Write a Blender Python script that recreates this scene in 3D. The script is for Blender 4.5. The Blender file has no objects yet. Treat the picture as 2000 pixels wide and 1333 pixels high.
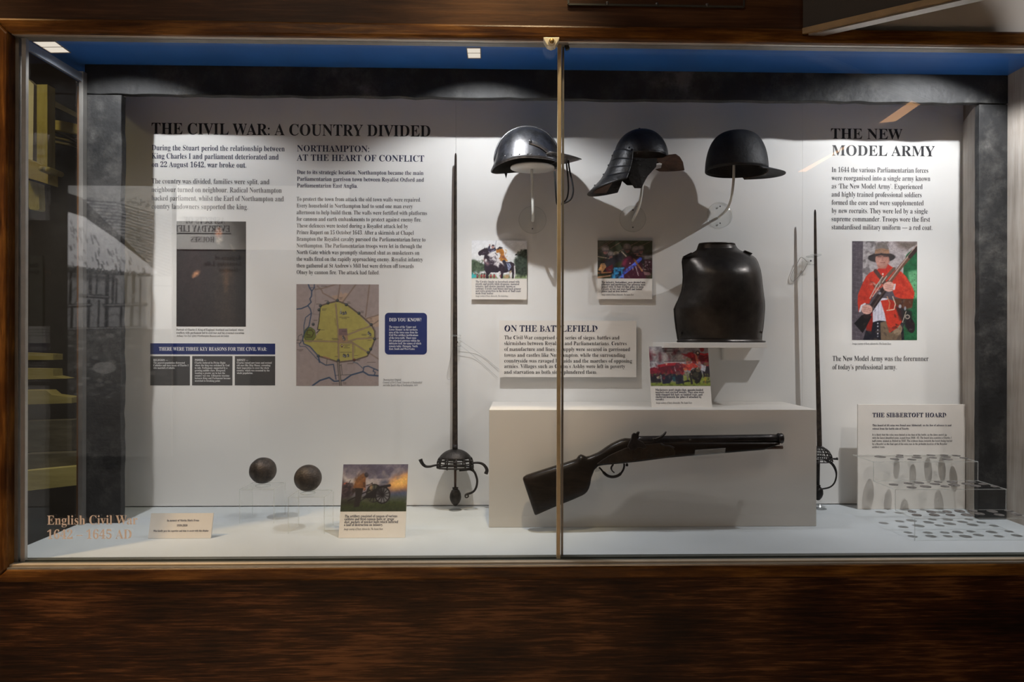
import bpy, bmesh, math, random
import numpy as np
from mathutils import Vector, Matrix
from math import sin, cos, pi, radians, sqrt, tan, atan2

random.seed(7)
NPR = np.random.RandomState(11)
S = bpy.context.scene
COL = S.collection

# ------------------------------------------------------------------ camera
F_PX, X0, Y0 = 1333.0, 1048.0, 666.5
CAM = Vector((0.0, -2.133, 1.40))
TH = math.atan(0.02466)
RO = 0.0022
FWD = Vector((sin(TH), cos(TH), 0))
_R = Vector((cos(TH), -sin(TH), 0))
_U = Vector((0, 0, 1))
RGT = (_R * cos(RO) + _U * sin(RO)).normalized()
UPV = (_U * cos(RO) - _R * sin(RO)).normalized()

def P(px, py, y):
    """the point of the plane Y = y that the photograph shows at pixel (px, py)"""
    d = FWD + RGT * ((px - X0) / F_PX) + UPV * ((Y0 - py) / F_PX)
    return CAM + d * ((y - CAM.y) / d.y)

def PX(px, X, py=666):
    """the distance Y at which the plane X = const shows at column px"""
    d = FWD + RGT * ((px - X0) / F_PX) + UPV * ((Y0 - py) / F_PX)
    return CAM.y + d.y * ((X - CAM.x) / d.x)

def PZ(px, py, z):
    d = FWD + RGT * ((px - X0) / F_PX) + UPV * ((Y0 - py) / F_PX)
    return CAM + d * ((z - CAM.z) / d.z)

cd = bpy.data.cameras.new('camera')
cd.sensor_fit = 'HORIZONTAL'
cd.sensor_width = 36.0
cd.lens = F_PX * 36.0 / 2000.0
cd.shift_x = (1000.0 - X0) / 2000.0
cd.clip_start = 0.02
cam = bpy.data.objects.new('camera', cd)
COL.objects.link(cam)
M = Matrix.Identity(4)
for i in range(3):
    M[i][0], M[i][1], M[i][2], M[i][3] = RGT[i], UPV[i], -FWD[i], CAM[i]
cam.matrix_world = M
S.camera = cam

# ------------------------------------------------------------------ world, lamps, exposure
W = bpy.data.worlds.new('gallery_dark')
S.world = W
W.use_nodes = True
W.node_tree.nodes['Background'].inputs[0].default_value = (0.90, 0.70, 0.52, 1)
W.node_tree.nodes['Background'].inputs[1].default_value = 0.05
S.view_settings.view_transform = 'Standard'
S.view_settings.look = 'None'
S.view_settings.exposure = 0.0
S.view_settings.gamma = 1.0
S.view_settings.use_curve_mapping = False
S.cycles.use_denoising = True
S.cycles.transparent_max_bounces = 32
S.cycles.max_bounces = 10
S.cycles.glossy_bounces = 5
S.cycles.sample_clamp_indirect = 6.0

def aim(o, to):
    o.rotation_euler = (Vector(to) - o.location).to_track_quat('-Z', 'Y').to_euler()

def spot(name, loc, to, watts, deg, blend, rad, col):
    l = bpy.data.lights.new(name, 'SPOT')
    l.energy, l.spot_size, l.spot_blend, l.shadow_soft_size, l.color = watts, radians(deg), blend, rad, col
    o = bpy.data.objects.new(name, l); COL.objects.link(o); o.location = loc; aim(o, to)
    return o

def area(name, loc, to, watts, sx, sy, col, spread=180):
    l = bpy.data.lights.new(name, 'AREA')
    l.shape = 'RECTANGLE'; l.size, l.size_y, l.energy, l.color = sx, sy, watts, col
    l.spread = radians(spread)
    o = bpy.data.objects.new(name, l); COL.objects.link(o); o.location = loc; aim(o, to)
    return o

COOL = (0.97, 0.985, 1.0)
SOFT = (1.0, 0.99, 0.975)
# three small spotlights behind the top rail of the case
for nm, x, tx, tz, deg, k, kb in (('case_spot_left', -1.11, -1.08, 1.17, 122, 11.0, 22), ('case_spot_centre', -0.107, -0.107, 1.17, 120, 14.0, 20), ('case_spot_right', 1.23, 1.00, 1.20, 132, 19.0, 22)):
    spot(nm, (x, -0.44, 2.172), (tx, 0.0, tz), k, deg, 0.35, 0.007, COOL)
    spot(nm + '_beam', (x, -0.44, 2.172), (x, -0.03, 0.86), kb, 64, 1.0, 0.010, SOFT)
# warm gallery lamps and an added floor-bounce fill, above and behind the viewer
spot('gallery_spot_left', (-1.9, -1.15, 3.3), (-1.22, -0.55, 1.45), 170, 32, 0.9, 0.05, (1.0, 0.66, 0.30))
spot('gallery_spot_centre', (0.05, -1.1, 3.4), (-0.06, -0.55, 2.08), 150, 24, 1.0, 0.05, (1.0, 0.78, 0.46))
area('floor_bounce_fill', (-0.7, -2.75, 3.75), (-0.7, -2.75, 0), 86, 2.6, 0.7, (1.0, 0.84, 0.68), 46)  # added unseen lamp; its bounce off the floor lifts the shaded case interior
spot('gallery_spot_right', (1.7, -1.7, 3.5), (1.35, -0.55, 2.35), 60, 40, 0.8, 0.05, (1.0, 0.95, 0.9))
area('gallery_ceiling_lamp', (-1.0, -2.7, 3.7), (-0.6, -0.55, 0.6), 15, 1.2, 0.6, (1.0, 0.80, 0.60))
# lamps over the exhibits on the other side of the gallery (seen only as a reflection)
spot('mural_lamp', (-2.3, -1.9, 3.6), (-2.76, -3.62, 1.62), 620, 44, 0.5, 0.05, (1.0, 0.97, 0.93))
spot('heading_board_lamp', (-1.2, -2.5, 3.55), (-1.55, -3.62, 2.05), 46, 66, 0.9, 0.05, (1.0, 0.95, 0.87))
# yellow lamp over the timber display beyond the side glass
spot('side_display_lamp', (-2.0, -0.25, 2.7), (-1.85, 0.25, 1.2), 13, 110, 0.7, 0.05, (1.0, 0.84, 0.35))

# ------------------------------------------------------------------ materials
def new_mat(name):
    m = bpy.data.materials.new(name)
    m.use_nodes = True
    nt = m.node_tree
    return m, nt, nt.nodes['Principled BSDF']

def N(nt, typ, **kw):
    n = nt.nodes.new(typ)
    for k, v in kw.items():
        if k.startswith('i_'):
            n.inputs[k[2:].replace('_', ' ')].default_value = v
        else:
            setattr(n, k, v)
    return n

def ramp(nt, stops):
    r = nt.nodes.new('ShaderNodeValToRGB')
    e = r.color_ramp.elements
    while len(e) < len(stops):
        e.new(0.5)
    for el, (p, c) in zip(e, stops):
        el.position = p
        el.color = (c[0], c[1], c[2], 1)
    return r

def coords(nt, scale, rot=(0, 0, 0), kind='Object'):
    tc = nt.nodes.new('ShaderNodeTexCoord')
    mp = nt.nodes.new('ShaderNodeMapping')
    mp.inputs['Scale'].default_value = scale
    mp.inputs['Rotation'].default_value = rot
    nt.links.new(tc.outputs[kind], mp.inputs['Vector'])
    return mp

def plain(name, col, rough=0.5, metal=0.0, var=0.12, scale=18, bump=0.0, bscale=90, spec=0.5):
    m, nt, b = new_mat(name)
    mp = coords(nt, (1, 1, 1))
    n = N(nt, 'ShaderNodeTexNoise', i_Scale=scale, i_Detail=6.0)
    nt.links.new(mp.outputs[0], n.inputs['Vector'])
    lo = tuple(c * (1 - var) for c in col)
    hi = tuple(min(1, c * (1 + var)) for c in col)
    r = ramp(nt, [(0.3, lo), (0.7, hi)])
    nt.links.new(n.outputs['Fac'], r.inputs[0])
    nt.links.new(r.outputs[0], b.inputs['Base Color'])
    b.inputs['Roughness'].default_value = rough
    b.inputs['Metallic'].default_value = metal
    b.inputs['Specular IOR Level'].default_value = spec
    if bump:
        n2 = N(nt, 'ShaderNodeTexNoise', i_Scale=bscale, i_Detail=5.0)
        nt.links.new(mp.outputs[0], n2.inputs['Vector'])
        bp = N(nt, 'ShaderNodeBump', i_Strength=bump, i_Distance=0.004)
        nt.links.new(n2.outputs['Fac'], bp.inputs['Height'])
        nt.links.new(bp.outputs[0], b.inputs['Normal'])
    return m

def wood(name, stops, stretch, fine=1.0, rough=0.38, bump=0.15, patch=1.3, spec=0.18):
    """streaky stained wood; stretch = mapping scale (small along the grain)"""
    m, nt, b = new_mat(name)
    mp = coords(nt, stretch)
    n1 = N(nt, 'ShaderNodeTexNoise', i_Scale=4.0 * fine, i_Detail=9.0, i_Roughness=0.68, i_Distortion=0.25)
    nt.links.new(mp.outputs[0], n1.inputs['Vector'])
    mp2 = coords(nt, (patch, patch, patch * 2.2))
    n2 = N(nt, 'ShaderNodeTexNoise', i_Scale=2.2, i_Detail=3.0)
    nt.links.new(mp2.outputs[0], n2.inputs['Vector'])
    mx = N(nt, 'ShaderNodeMath', operation='MULTIPLY_ADD')
    mx.inputs[1].default_value = 0.55
    nt.links.new(n2.outputs['Fac'], mx.inputs[0])
    ad = N(nt, 'ShaderNodeMath', operation='MULTIPLY')
    ad.inputs[1].default_value = 0.62
    nt.links.new(n1.outputs['Fac'], ad.inputs[0])
    nt.links.new(ad.outputs[0], mx.inputs[2])
    r = ramp(nt, stops)
    nt.links.new(mx.outputs[0], r.inputs[0])
    nt.links.new(r.outputs[0], b.inputs['Base Color'])
    b.inputs['Roughness'].default_value = rough
    b.inputs['Specular IOR Level'].default_value = spec
    bp = N(nt, 'ShaderNodeBump', i_Strength=bump, i_Distance=0.003)
    nt.links.new(n1.outputs['Fac'], bp.inputs['Height'])
    nt.links.new(bp.outputs[0], b.inputs['Normal'])
    return m

def glassy(name, refl, tint=(1, 1, 1), rough=0.0, fres=False, base=0.0):
    """thin clear sheet: what lies behind shows through, the gallery is mirrored faintly"""
    m = bpy.data.materials.new(name)
    m.use_nodes = True
    nt = m.node_tree
    nt.nodes.clear()
    out = nt.nodes.new('ShaderNodeOutputMaterial')
    t = N(nt, 'ShaderNodeBsdfTransparent'); t.inputs[0].default_value = (*tint, 1)
    g = N(nt, 'ShaderNodeBsdfGlossy', i_Roughness=rough); g.inputs[0].default_value = (1, 1, 1, 1)
    mix = nt.nodes.new('ShaderNodeMixShader')
    if fres:
        lw = N(nt, 'ShaderNodeLayerWeight', i_Blend=0.35)
        mm = N(nt, 'ShaderNodeMath', operation='MULTIPLY_ADD')
        mm.inputs[1].default_value = refl
        mm.inputs[2].default_value = base
        mm.use_clamp = True
        nt.links.new(lw.outputs['Facing'], mm.inputs[0])
        nt.links.new(mm.outputs[0], mix.inputs[0])
    else:
        mix.inputs[0].default_value = refl
    nt.links.new(t.outputs[0], mix.inputs[1])
    nt.links.new(g.outputs[0], mix.inputs[2])
    nt.links.new(mix.outputs[0], out.inputs[0])
    return m

def frosted(name, k):
    """polished or flame-finished edge of clear sheet: mostly see-through, catches light"""
    m = bpy.data.materials.new(name)
    m.use_nodes = True
    nt = m.node_tree
    nt.nodes.clear()
    out = nt.nodes.new('ShaderNodeOutputMaterial')
    t = N(nt, 'ShaderNodeBsdfTransparent'); t.inputs[0].default_value = (0.97, 0.975, 0.97, 1)
    d = N(nt, 'ShaderNodeBsdfDiffuse'); d.inputs[0].default_value = (0.92, 0.93, 0.92, 1)
    g = N(nt, 'ShaderNodeBsdfGlossy', i_Roughness=0.18)
    m1 = nt.nodes.new('ShaderNodeMixShader'); m1.inputs[0].default_value = 0.45
    m2 = nt.nodes.new('ShaderNodeMixShader'); m2.inputs[0].default_value = k
    nt.links.new(d.outputs[0], m1.inputs[1]); nt.links.new(g.outputs[0], m1.inputs[2])
    nt.links.new(t.outputs[0], m2.inputs[1]); nt.links.new(m1.outputs[0], m2.inputs[2])
    nt.links.new(m2.outputs[0], out.inputs[0])
    return m

def emit(name, col, strength):
    m = bpy.data.materials.new(name)
    m.use_nodes = True
    nt = m.node_tree
    nt.nodes.clear()
    out = nt.nodes.new('ShaderNodeOutputMaterial')
    e = N(nt, 'ShaderNodeEmission', i_Strength=strength); e.inputs[0].default_value = (*col, 1)
    nt.links.new(e.outputs[0], out.inputs[0])
    return m

def print_mat(name, rough=0.45):
    m, nt, b = new_mat(name)
    a = N(nt, 'ShaderNodeAttribute', attribute_name='ink')
    nt.links.new(a.outputs['Color'], b.inputs['Base Color'])
    b.inputs['Roughness'].default_value = rough
    return m

def worn_timber(name):
    m, nt, b = new_mat(name)
    mp = coords(nt, (1, 1, 1))
    n1 = N(nt, 'ShaderNodeTexNoise', i_Scale=22.0, i_Detail=10.0, i_Roughness=0.72)
    n2 = N(nt, 'ShaderNodeTexNoise', i_Scale=4.5, i_Detail=3.0)
    for n in (n1, n2):
        nt.links.new(mp.outputs[0], n.inputs['Vector'])
    mu = N(nt, 'ShaderNodeMath', operation='MULTIPLY')
    nt.links.new(n1.outputs['Fac'], mu.inputs[0])
    nt.links.new(n2.outputs['Fac'], mu.inputs[1])
    r = ramp(nt, [(0.10, (0.014, 0.014, 0.0145)), (0.24, (0.024, 0.024, 0.0245)), (0.33, (0.052, 0.051, 0.049)), (0.45, (0.12, 0.115, 0.11))])
    nt.links.new(mu.outputs[0], r.inputs[0])
    nt.links.new(r.outputs[0], b.inputs['Base Color'])
    b.inputs['Roughness'].default_value = 0.62
    b.inputs['Specular IOR Level'].default_value = 0.3
    n3 = N(nt, 'ShaderNodeTexNoise', i_Scale=26.0, i_Detail=8.0)
    nt.links.new(mp.outputs[0], n3.inputs['Vector'])
    bp = N(nt, 'ShaderNodeBump', i_Strength=0.7, i_Distance=0.006)
    nt.links.new(n3.outputs['Fac'], bp.inputs['Height'])
    nt.links.new(bp.outputs[0], b.inputs['Normal'])
    return m

def scuffed_metal(name, col, dark, rough=0.36, metal=0.85, scale=14, bump=0.25, thr=(0.38, 0.62)):
    m, nt, b = new_mat(name)
    mp = coords(nt, (1, 1, 1))
    n1 = N(nt, 'ShaderNodeTexNoise', i_Scale=scale, i_Detail=9.0, i_Roughness=0.65)
    nt.links.new(mp.outputs[0], n1.inputs['Vector'])
    r = ramp(nt, [(thr[0], dark), (thr[1], col)])
    nt.links.new(n1.outputs['Fac'], r.inputs[0])
    nt.links.new(r.outputs[0], b.inputs['Base Color'])
    b.inputs['Metallic'].default_value = metal
    mr = N(nt, 'ShaderNodeMapRange')
    mr.inputs['To Min'].default_value = rough + 0.14
    mr.inputs['To Max'].default_value = rough - 0.08
    nt.links.new(n1.outputs['Fac'], mr.inputs['Value'])
    nt.links.new(mr.outputs[0], b.inputs['Roughness'])
    n2 = N(nt, 'ShaderNodeTexNoise', i_Scale=scale * 6, i_Detail=6.0)
    nt.links.new(mp.outputs[0], n2.inputs['Vector'])
    bp = N(nt, 'ShaderNodeBump', i_Strength=bump, i_Distance=0.002)
    nt.links.new(n2.outputs['Fac'], bp.inputs['Height'])
    nt.links.new(bp.outputs[0], b.inputs['Normal'])
    return m

WS = [(0.36, (0.0055, 0.0021, 0.0012)), (0.50, (0.0135, 0.0048, 0.0023)), (0.60, (0.046, 0.0165, 0.006)), (0.71, (0.165, 0.070, 0.024))]
WR = [(0.32, (0.007, 0.0025, 0.001)), (0.47, (0.030, 0.010, 0.003)), (0.60, (0.095, 0.037, 0.008)), (0.74, (0.25, 0.115, 0.025))]
MT = dict(
    panel_wood=wood('panel_wood', WS, (0.8, 6, 17), 3.0, 0.42),
    fascia_wood=wood('fascia_wood', [(0.3, (0.014, 0.006, 0.003)), (0.55, (0.036, 0.015, 0.007)), (0.8, (0.10, 0.045, 0.018))], (0.9, 6, 16), 1.6, 0.45),
    rail_wood=wood('rail_wood', WR, (1.1, 9, 16), 1.5, 0.30),
    stile_wood=wood('stile_wood', WR, (16, 9, 1.1), 1.5, 0.30),
    white=plain('white_board', (0.80, 0.79, 0.77), 0.55, var=0.015, scale=5),
    card=plain('card_stock', (0.80, 0.755, 0.70), 0.6, var=0.02, scale=30),
    case_floor=plain('pale_blue_floor_paint', (0.465, 0.50, 0.525), 0.6, var=0.035, scale=9, bump=0.05),
    plinth=plain('plinth_paint', (0.60, 0.57, 0.53), 0.55, var=0.02, scale=8),
    blue=plain('blue_paint', (0.024, 0.15, 0.54), 0.5, var=0.10, scale=6),
    timber=worn_timber('black_painted_timber'),
    weathered=wood('weathered_boards', [(0.3, (0.17, 0.145, 0.12)), (0.55, (0.36, 0.32, 0.28)), (0.8, (0.52, 0.48, 0.44))], (14, 14, 1.0), 1.2, 0.7),
    glass=glassy('pane_glass', 0.065),
    side_glass=glassy('side_pane_glass', 0.03),
    acrylic=glassy('clear_acrylic', 0.10, (0.985, 0.988, 0.986), 0.04, True, 0.012),
    acrylic_edge=frosted('acrylic_edges', 0.22),
    alu=plain('brushed_aluminium', (0.44, 0.42, 0.39), 0.38, 0.75, 0.08, 40),
    alu_dark=plain('dull_aluminium', (0.22, 0.21, 0.195), 0.42, 0.6, 0.1, 40),
    alu_blue=plain('grey_blue_metal', (0.34, 0.38, 0.44), 0.45, 0.4, 0.06, 40),
    gold=plain('bronze_anodised_metal', (0.47, 0.385, 0.255), 0.42, 0.35, 0.08, 40),
    rubber=plain('dark_rubber', (0.02, 0.022, 0.02), 0.6),
    track=plain('dark_green_track', (0.055, 0.062, 0.055), 0.45),
    steel=scuffed_metal('polished_steel', (0.36, 0.36, 0.375), (0.10, 0.098, 0.098), 0.31, 0.92, 16, 0.2),
    black_iron=scuffed_metal('black_iron', (0.052, 0.052, 0.056), (0.018, 0.018, 0.019), 0.40, 0.5, 18, 0.5),
    matt_iron=scuffed_metal('matt_black_iron', (0.030, 0.030, 0.032), (0.012, 0.012, 0.013), 0.58, 0.3, 20, 0.5),
    plate=scuffed_metal('brown_black_plate', (0.050, 0.042, 0.037), (0.016, 0.0135, 0.012), 0.31, 0.6, 11, 0.3),
    rust=scuffed_metal('rusted_leather_brown', (0.085, 0.040, 0.022), (0.035, 0.016, 0.010), 0.62, 0.15, 26, 0.7),
    blade=scuffed_metal('brown_pitted_blade', (0.075, 0.055, 0.042), (0.022, 0.017, 0.014), 0.45, 0.55, 60, 0.8),
    hilt=scuffed_metal('dark_hilt_iron', (0.038, 0.033, 0.031), (0.011, 0.010, 0.0095), 0.42, 0.55, 50, 0.6),
    ball=scuffed_metal('pitted_cannonball_iron', (0.085, 0.066, 0.055), (0.022, 0.018, 0.016), 0.45, 0.45, 34, 1.0),
    gunwood=wood('dark_gun_stock', [(0.3, (0.005, 0.004, 0.0032)), (0.55, (0.0095, 0.0065, 0.0048)), (0.8, (0.028, 0.017, 0.011))], (2, 8, 12), 2.0, 0.27, 0.12),
    gunmetal=scuffed_metal('gun_iron', (0.045, 0.040, 0.040), (0.014, 0.012, 0.012), 0.30, 0.7, 22, 0.25),
    lockplate=scuffed_metal('brown_lock_plate', (0.035, 0.022, 0.014), (0.012, 0.009, 0.007), 0.42, 0.5, 30, 0.5),
    coin=scuffed_metal('worn_silver', (0.26, 0.24, 0.23), (0.09, 0.085, 0.08), 0.45, 0.7, 120, 0.8),
    rod=plain('white_acrylic_rod', (0.66, 0.66, 0.62), 0.3, var=0.03),
    disc=plain('white_plastic', (0.78, 0.78, 0.76), 0.35, var=0.02),
    screw=plain('grey_screw', (0.12, 0.12, 0.13), 0.35, 0.8),
    brass=plain('brass', (0.42, 0.27, 0.10), 0.35, 0.9, 0.2, 60),
    cream=plain('cream_plastic', (0.72, 0.66, 0.52), 0.4, var=0.04),
    navy=plain('navy_ink', (0.012, 0.016, 0.055), 0.6, var=0.05),
    ink=plain('dark_grey_ink', (0.045, 0.043, 0.05), 0.6, var=0.05),
    black=plain('black_ink', (0.012, 0.012, 0.016), 0.6, var=0.05),
    white_ink=plain('white_ink', (0.82, 0.82, 0.82), 0.6, var=0.02),
    blue_box=plain('navy_panel_print', (0.012, 0.026, 0.13), 0.5, var=0.06),
    grey_box=plain('charcoal_panel_print', (0.06, 0.058, 0.058), 0.5, var=0.05),
    dusk=plain('gallery_dark_paint', (0.035, 0.03, 0.026), 0.8),
    plaster=plain('warm_grey_plaster', (0.68, 0.66, 0.64), 0.8, var=0.05, scale=4),
    carpet=plain('brown_floorboards', (0.45, 0.345, 0.255), 0.7),
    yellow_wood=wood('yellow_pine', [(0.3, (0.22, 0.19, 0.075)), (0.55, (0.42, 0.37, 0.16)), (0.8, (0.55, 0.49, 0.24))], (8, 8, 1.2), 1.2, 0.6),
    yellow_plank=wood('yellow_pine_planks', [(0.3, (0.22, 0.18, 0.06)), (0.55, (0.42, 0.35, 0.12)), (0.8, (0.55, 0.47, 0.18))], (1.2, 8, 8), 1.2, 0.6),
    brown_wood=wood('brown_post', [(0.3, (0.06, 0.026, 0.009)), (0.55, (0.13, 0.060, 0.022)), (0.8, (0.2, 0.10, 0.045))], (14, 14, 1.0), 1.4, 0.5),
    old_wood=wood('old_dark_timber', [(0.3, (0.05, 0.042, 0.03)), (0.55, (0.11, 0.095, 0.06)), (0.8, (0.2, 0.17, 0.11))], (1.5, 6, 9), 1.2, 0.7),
    orange_wood=plain('orange_pine', (0.62, 0.33, 0.15), 0.6, var=0.15),
    hat=plain('print_blue', (0.1, 0.1, 0.3), 0.6),
    lamp_face=emit('warm_light_panel', (1.0, 0.90, 0.76), 0.86),
    lamp_edge=plain('light_recess_lining', (0.40, 0.33, 0.26), 0.7),
    print=print_mat('printed_picture'),
    grey_board=plain('grey_text_board', (0.10, 0.10, 0.103), 0.6),
    dim_board=plain('dim_text_board', (0.045, 0.043, 0.036), 0.7),
    strip_glow=emit('warm_strip_glow', (1.0, 0.52, 0.22), 2.6),
    flap_dark=plain('dark_flap_stain', (0.014, 0.0085, 0.006), 0.5, var=0.2, scale=8, spec=0.25),
    batten=plain('ochre_batten', (0.20, 0.125, 0.045), 0.5, var=0.25, scale=20),
    sill_metal=plain('beige_sill_metal', (0.42, 0.345, 0.26), 0.45, 0.15, 0.06, 40),
    line=plain('thin_grey_line', (0.35, 0.35, 0.34), 0.4),
)
# lettering stuck on the glass: pale pink film, slightly see-through
_m, _nt, _b = new_mat('pale_vinyl_film')
_b.inputs['Base Color'].default_value = (0.95, 0.82, 0.78, 1)
_b.inputs['Roughness'].default_value = 0.7
_b.inputs['Alpha'].default_value = 0.9
MT['vinyl'] = _m

# ------------------------------------------------------------------ mesh builder
class MB:
    def __init__(s):
        s.v, s.f, s.sm = [], [], []

    def add(s, vs, fs, smooth=False):
        k = len(s.v)
        s.v += [tuple(v) for v in vs]
        s.f += [tuple(i + k for i in f) for f in fs]
        s.sm += [smooth] * len(fs)
        return s

    def box(s, a, b):
        x0, x1 = sorted((a[0], b[0])); y0, y1 = sorted((a[1], b[1])); z0, z1 = sorted((a[2], b[2]))
        return s.hexa([(x0, y0, z0), (x1, y0, z0), (x1, y1, z0), (x0, y1, z0)], [(x0, y0, z1), (x1, y0, z1), (x1, y1, z1), (x0, y1, z1)])

    def hexa(s, lo, hi):
        return s.add(list(lo) + list(hi), [(3, 2, 1, 0), (4, 5, 6, 7), (0, 1, 5, 4), (1, 2, 6, 5), (2, 3, 7, 6), (3, 0, 4, 7)])

    def bar(s, p, q, w, h, up=(0, 0, 1)):
        p, q = Vector(p), Vector(q)
        d = (q - p).normalized()
        u = Vector(up)
        if abs(d.dot(u)) > 0.95: u = Vector((0, 1, 0))
        a = d.cross(u).normalized() * (w / 2)
        b = a.cross(d).normalized() * (h / 2)
        return s.hexa([p - a - b, p + a - b, q + a - b, q - a - b], [p - a + b, p + a + b, q + a + b, q - a + b])

    def prism(s, pts, n, smooth=False):
        """polygon (world points) pushed along the vector n"""
        n = Vector(n)
        k = len(pts)
        a = [Vector(p) for p in pts]
        b = [p + n for p in a]
        s.add(a + b, [tuple(range(k)), tuple(reversed(range(k, 2 * k)))] + [((i + 1) % k, i, k + i, k + (i + 1) % k) for i in range(k)], smooth)
        return s

    def tube(s, path, rad, n=10, caps=True, flat=1.0, up=None):
        path = [Vector(p) for p in path]
        if not hasattr(rad, '__len__'): rad = [rad] * len(path)
        m = len(path)
        vs = []
        prev = None
        for i, p in enumerate(path):
            d = (path[min(i + 1, m - 1)] - path[max(i - 1, 0)]).normalized()
            u = Vector(up) if up is not None else (prev if prev is not None else (Vector((0, 0, 1)) if abs(d.z) < 0.9 else Vector((0, 1, 0))))
            a = d.cross(u)
            if a.length < 1e-6: a = d.orthogonal()
            a.normalize()
            b = a.cross(d).normalized()
            prev = b
            for j in range(n):
                t = 2 * pi * j / n
                vs.append(p + a * (cos(t) * rad[i] * flat) + b * (sin(t) * rad[i]))
        fs = [(i * n + j, i * n + (j + 1) % n, (i + 1) * n + (j + 1) % n, (i + 1) * n + j) for i in range(m - 1) for j in range(n)]
        s.add(vs, fs, True)
        if caps:
            k = len(s.v) - m * n
            s.f += [tuple(k + j for j in reversed(range(n))), tuple(k + (m - 1) * n + j for j in range(n))]
            s.sm += [False, False]
        return s

    def lathe(s, c, prof, axis='z', n=32, sx=1.0, sy=1.0, caps=True):
        """prof: (radius, height) pairs; revolved round an axis through c"""
        c = Vector(c)
        vs = []
        for r, h in prof:
            for j in range(n):
                t = 2 * pi * j / n
                a, b = cos(t) * r * sx, sin(t) * r * sy
                vs.append(c + Vector({'z': (a, b, h), 'y': (a, h, b), 'x': (h, a, b)}[axis]))
        m = len(prof)
        fs = [(i * n + j, i * n + (j + 1) % n, (i + 1) * n + (j + 1) % n, (i + 1) * n + j) for i in range(m - 1) for j in range(n)]
        s.add(vs, fs, True)
        k = len(s.v) - m * n
        for e, rng in ((0, reversed(range(n))), (m - 1, range(n))):
            if caps and prof[e][0] > 1e-5:
                s.f.append(tuple(k + e * n + j for j in rng)); s.sm.append(False)
        return s

    def ball(s, c, rx, ry=None, rz=None, n=20, m=12):
        ry = rx if ry is None else ry
        rz = rx if rz is None else rz
        c = Vector(c)
        vs = [c + Vector((0, 0, -rz))]
        for i in range(1, m):
            a = pi * i / m - pi / 2
            for j in range(n):
                t = 2 * pi * j / n
                vs.append(c + Vector((cos(a) * cos(t) * rx, cos(a) * sin(t) * ry, sin(a) * rz)))
        vs.append(c + Vector((0, 0, rz)))
        fs = [(0, 1 + (j + 1) % n, 1 + j) for j in range(n)]
        for i in range(m - 2):
            k = 1 + i * n
            fs += [(k + j, k + (j + 1) % n, k + n + (j + 1) % n, k + n + j) for j in range(n)]
        k = 1 + (m - 2) * n
        fs += [(k + j, k + (j + 1) % n, k + n) for j in range(n)]
        return s.add(vs, fs, True)

    def grid(s, fn, nu, nv, wrap=False):
        vs = [fn(i / (nu if wrap else nu - 1), j / (nv - 1)) for j in range(nv) for i in range(nu)]
        fs = []
        for j in range(nv - 1):
            for i in range(nu if wrap else nu - 1):
                a, b = j * nu + i, j * nu + (i + 1) % nu
                fs.append((a, b, b + nu, a + nu))
        return s.add(vs, fs, True)

def smooth_path(pts, k=6):
    """Catmull-Rom through points"""
    p = [Vector(q) for q in pts]
    p = [p[0] * 2 - p[1]] + p + [p[-1] * 2 - p[-2]]
    out = []
    for i in range(1, len(p) - 2):
        for j in range(k):
            t = j / k
            a, b, c, d = p[i - 1], p[i], p[i + 1], p[i + 2]
            out.append(0.5 * ((2 * b) + (c - a) * t + (2 * a - 5 * b + 4 * c - d) * t * t + (3 * b - a - 3 * c + d) * t ** 3))
    out.append(p[-2])
    return out

def origin_of(parent):
    o = Vector((0, 0, 0))
    while parent is not None:
        o += parent.location
        parent = parent.parent
    return o

def build(name, mb, mat, parent=None, loc=None, label=None, mods=(), kind=None):
    """links the builder's content (world coordinates) as one mesh object"""
    base = origin_of(parent)
    if parent is None and loc is not None: base = Vector(loc)
    me = bpy.data.meshes.new(name)
    me.from_pydata([(v[0] - base.x, v[1] - base.y, v[2] - base.z) for v in mb.v], [], mb.f)
    me.polygons.foreach_set('use_smooth', mb.sm)
    me.materials.append(MT[mat] if isinstance(mat, str) else mat)
    me.update()
    o = bpy.data.objects.new(name, me)
    COL.objects.link(o)
    if parent is not None: o.parent = parent
    elif loc is not None: o.location = base
    if label: o['label'] = label
    if kind: o['kind'] = kind
    for t, kw in mods:
        md = o.modifiers.new(t.lower(), t)
        for k, v in kw.items(): setattr(md, k, v)
    return o

BEV = lambda w, n=2, a=30: ('BEVEL', dict(width=w, segments=n, limit_method='ANGLE', angle_limit=radians(a)))
SOL = lambda t, off=0.0: ('SOLIDIFY', dict(thickness=t, offset=off))

def thing(name, label, cat, loc, group=None):
    o = bpy.data.objects.new(name, None)
    o.empty_display_size = 0.03
    COL.objects.link(o)
    o.location = loc
    return tag(o, label, cat, group)

def tag(o, label, cat, group=None):
    o['label'] = label
    o['category'] = cat
    if group: o['group'] = group
    return o

def boxpx(x0, y0, x1, y1, yf, yb, refx=None, refy=None):
    """box whose front face covers these pixels at distance yf"""
    a = P(x0, y0, yf); b = P(x1, y1, yf)
    return (a.x, yf, b.z), (b.x, yb, a.z)

# ------------------------------------------------------------------ lettering
_tcache = {}
def _letters(s, style):
    out = []
    for c in s:
        if style in 'br':
            if 'A' <= c <= 'Z': c = chr(0x1D400 + ord(c) - 65)
            elif 'a' <= c <= 'z': c = chr(0x1D41A + ord(c) - 97)
            elif '0' <= c <= '9': c = chr(0x1D7CE + ord(c) - 48)
        else:
            if 'A' <= c <= 'Z': c = chr(0x1D434 + ord(c) - 65)
            elif c == 'h': c = chr(0x210E)
            elif 'a' <= c <= 'z': c = chr(0x1D44E + ord(c) - 97)
        out.append(c)
    return ''.join(out)

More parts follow.
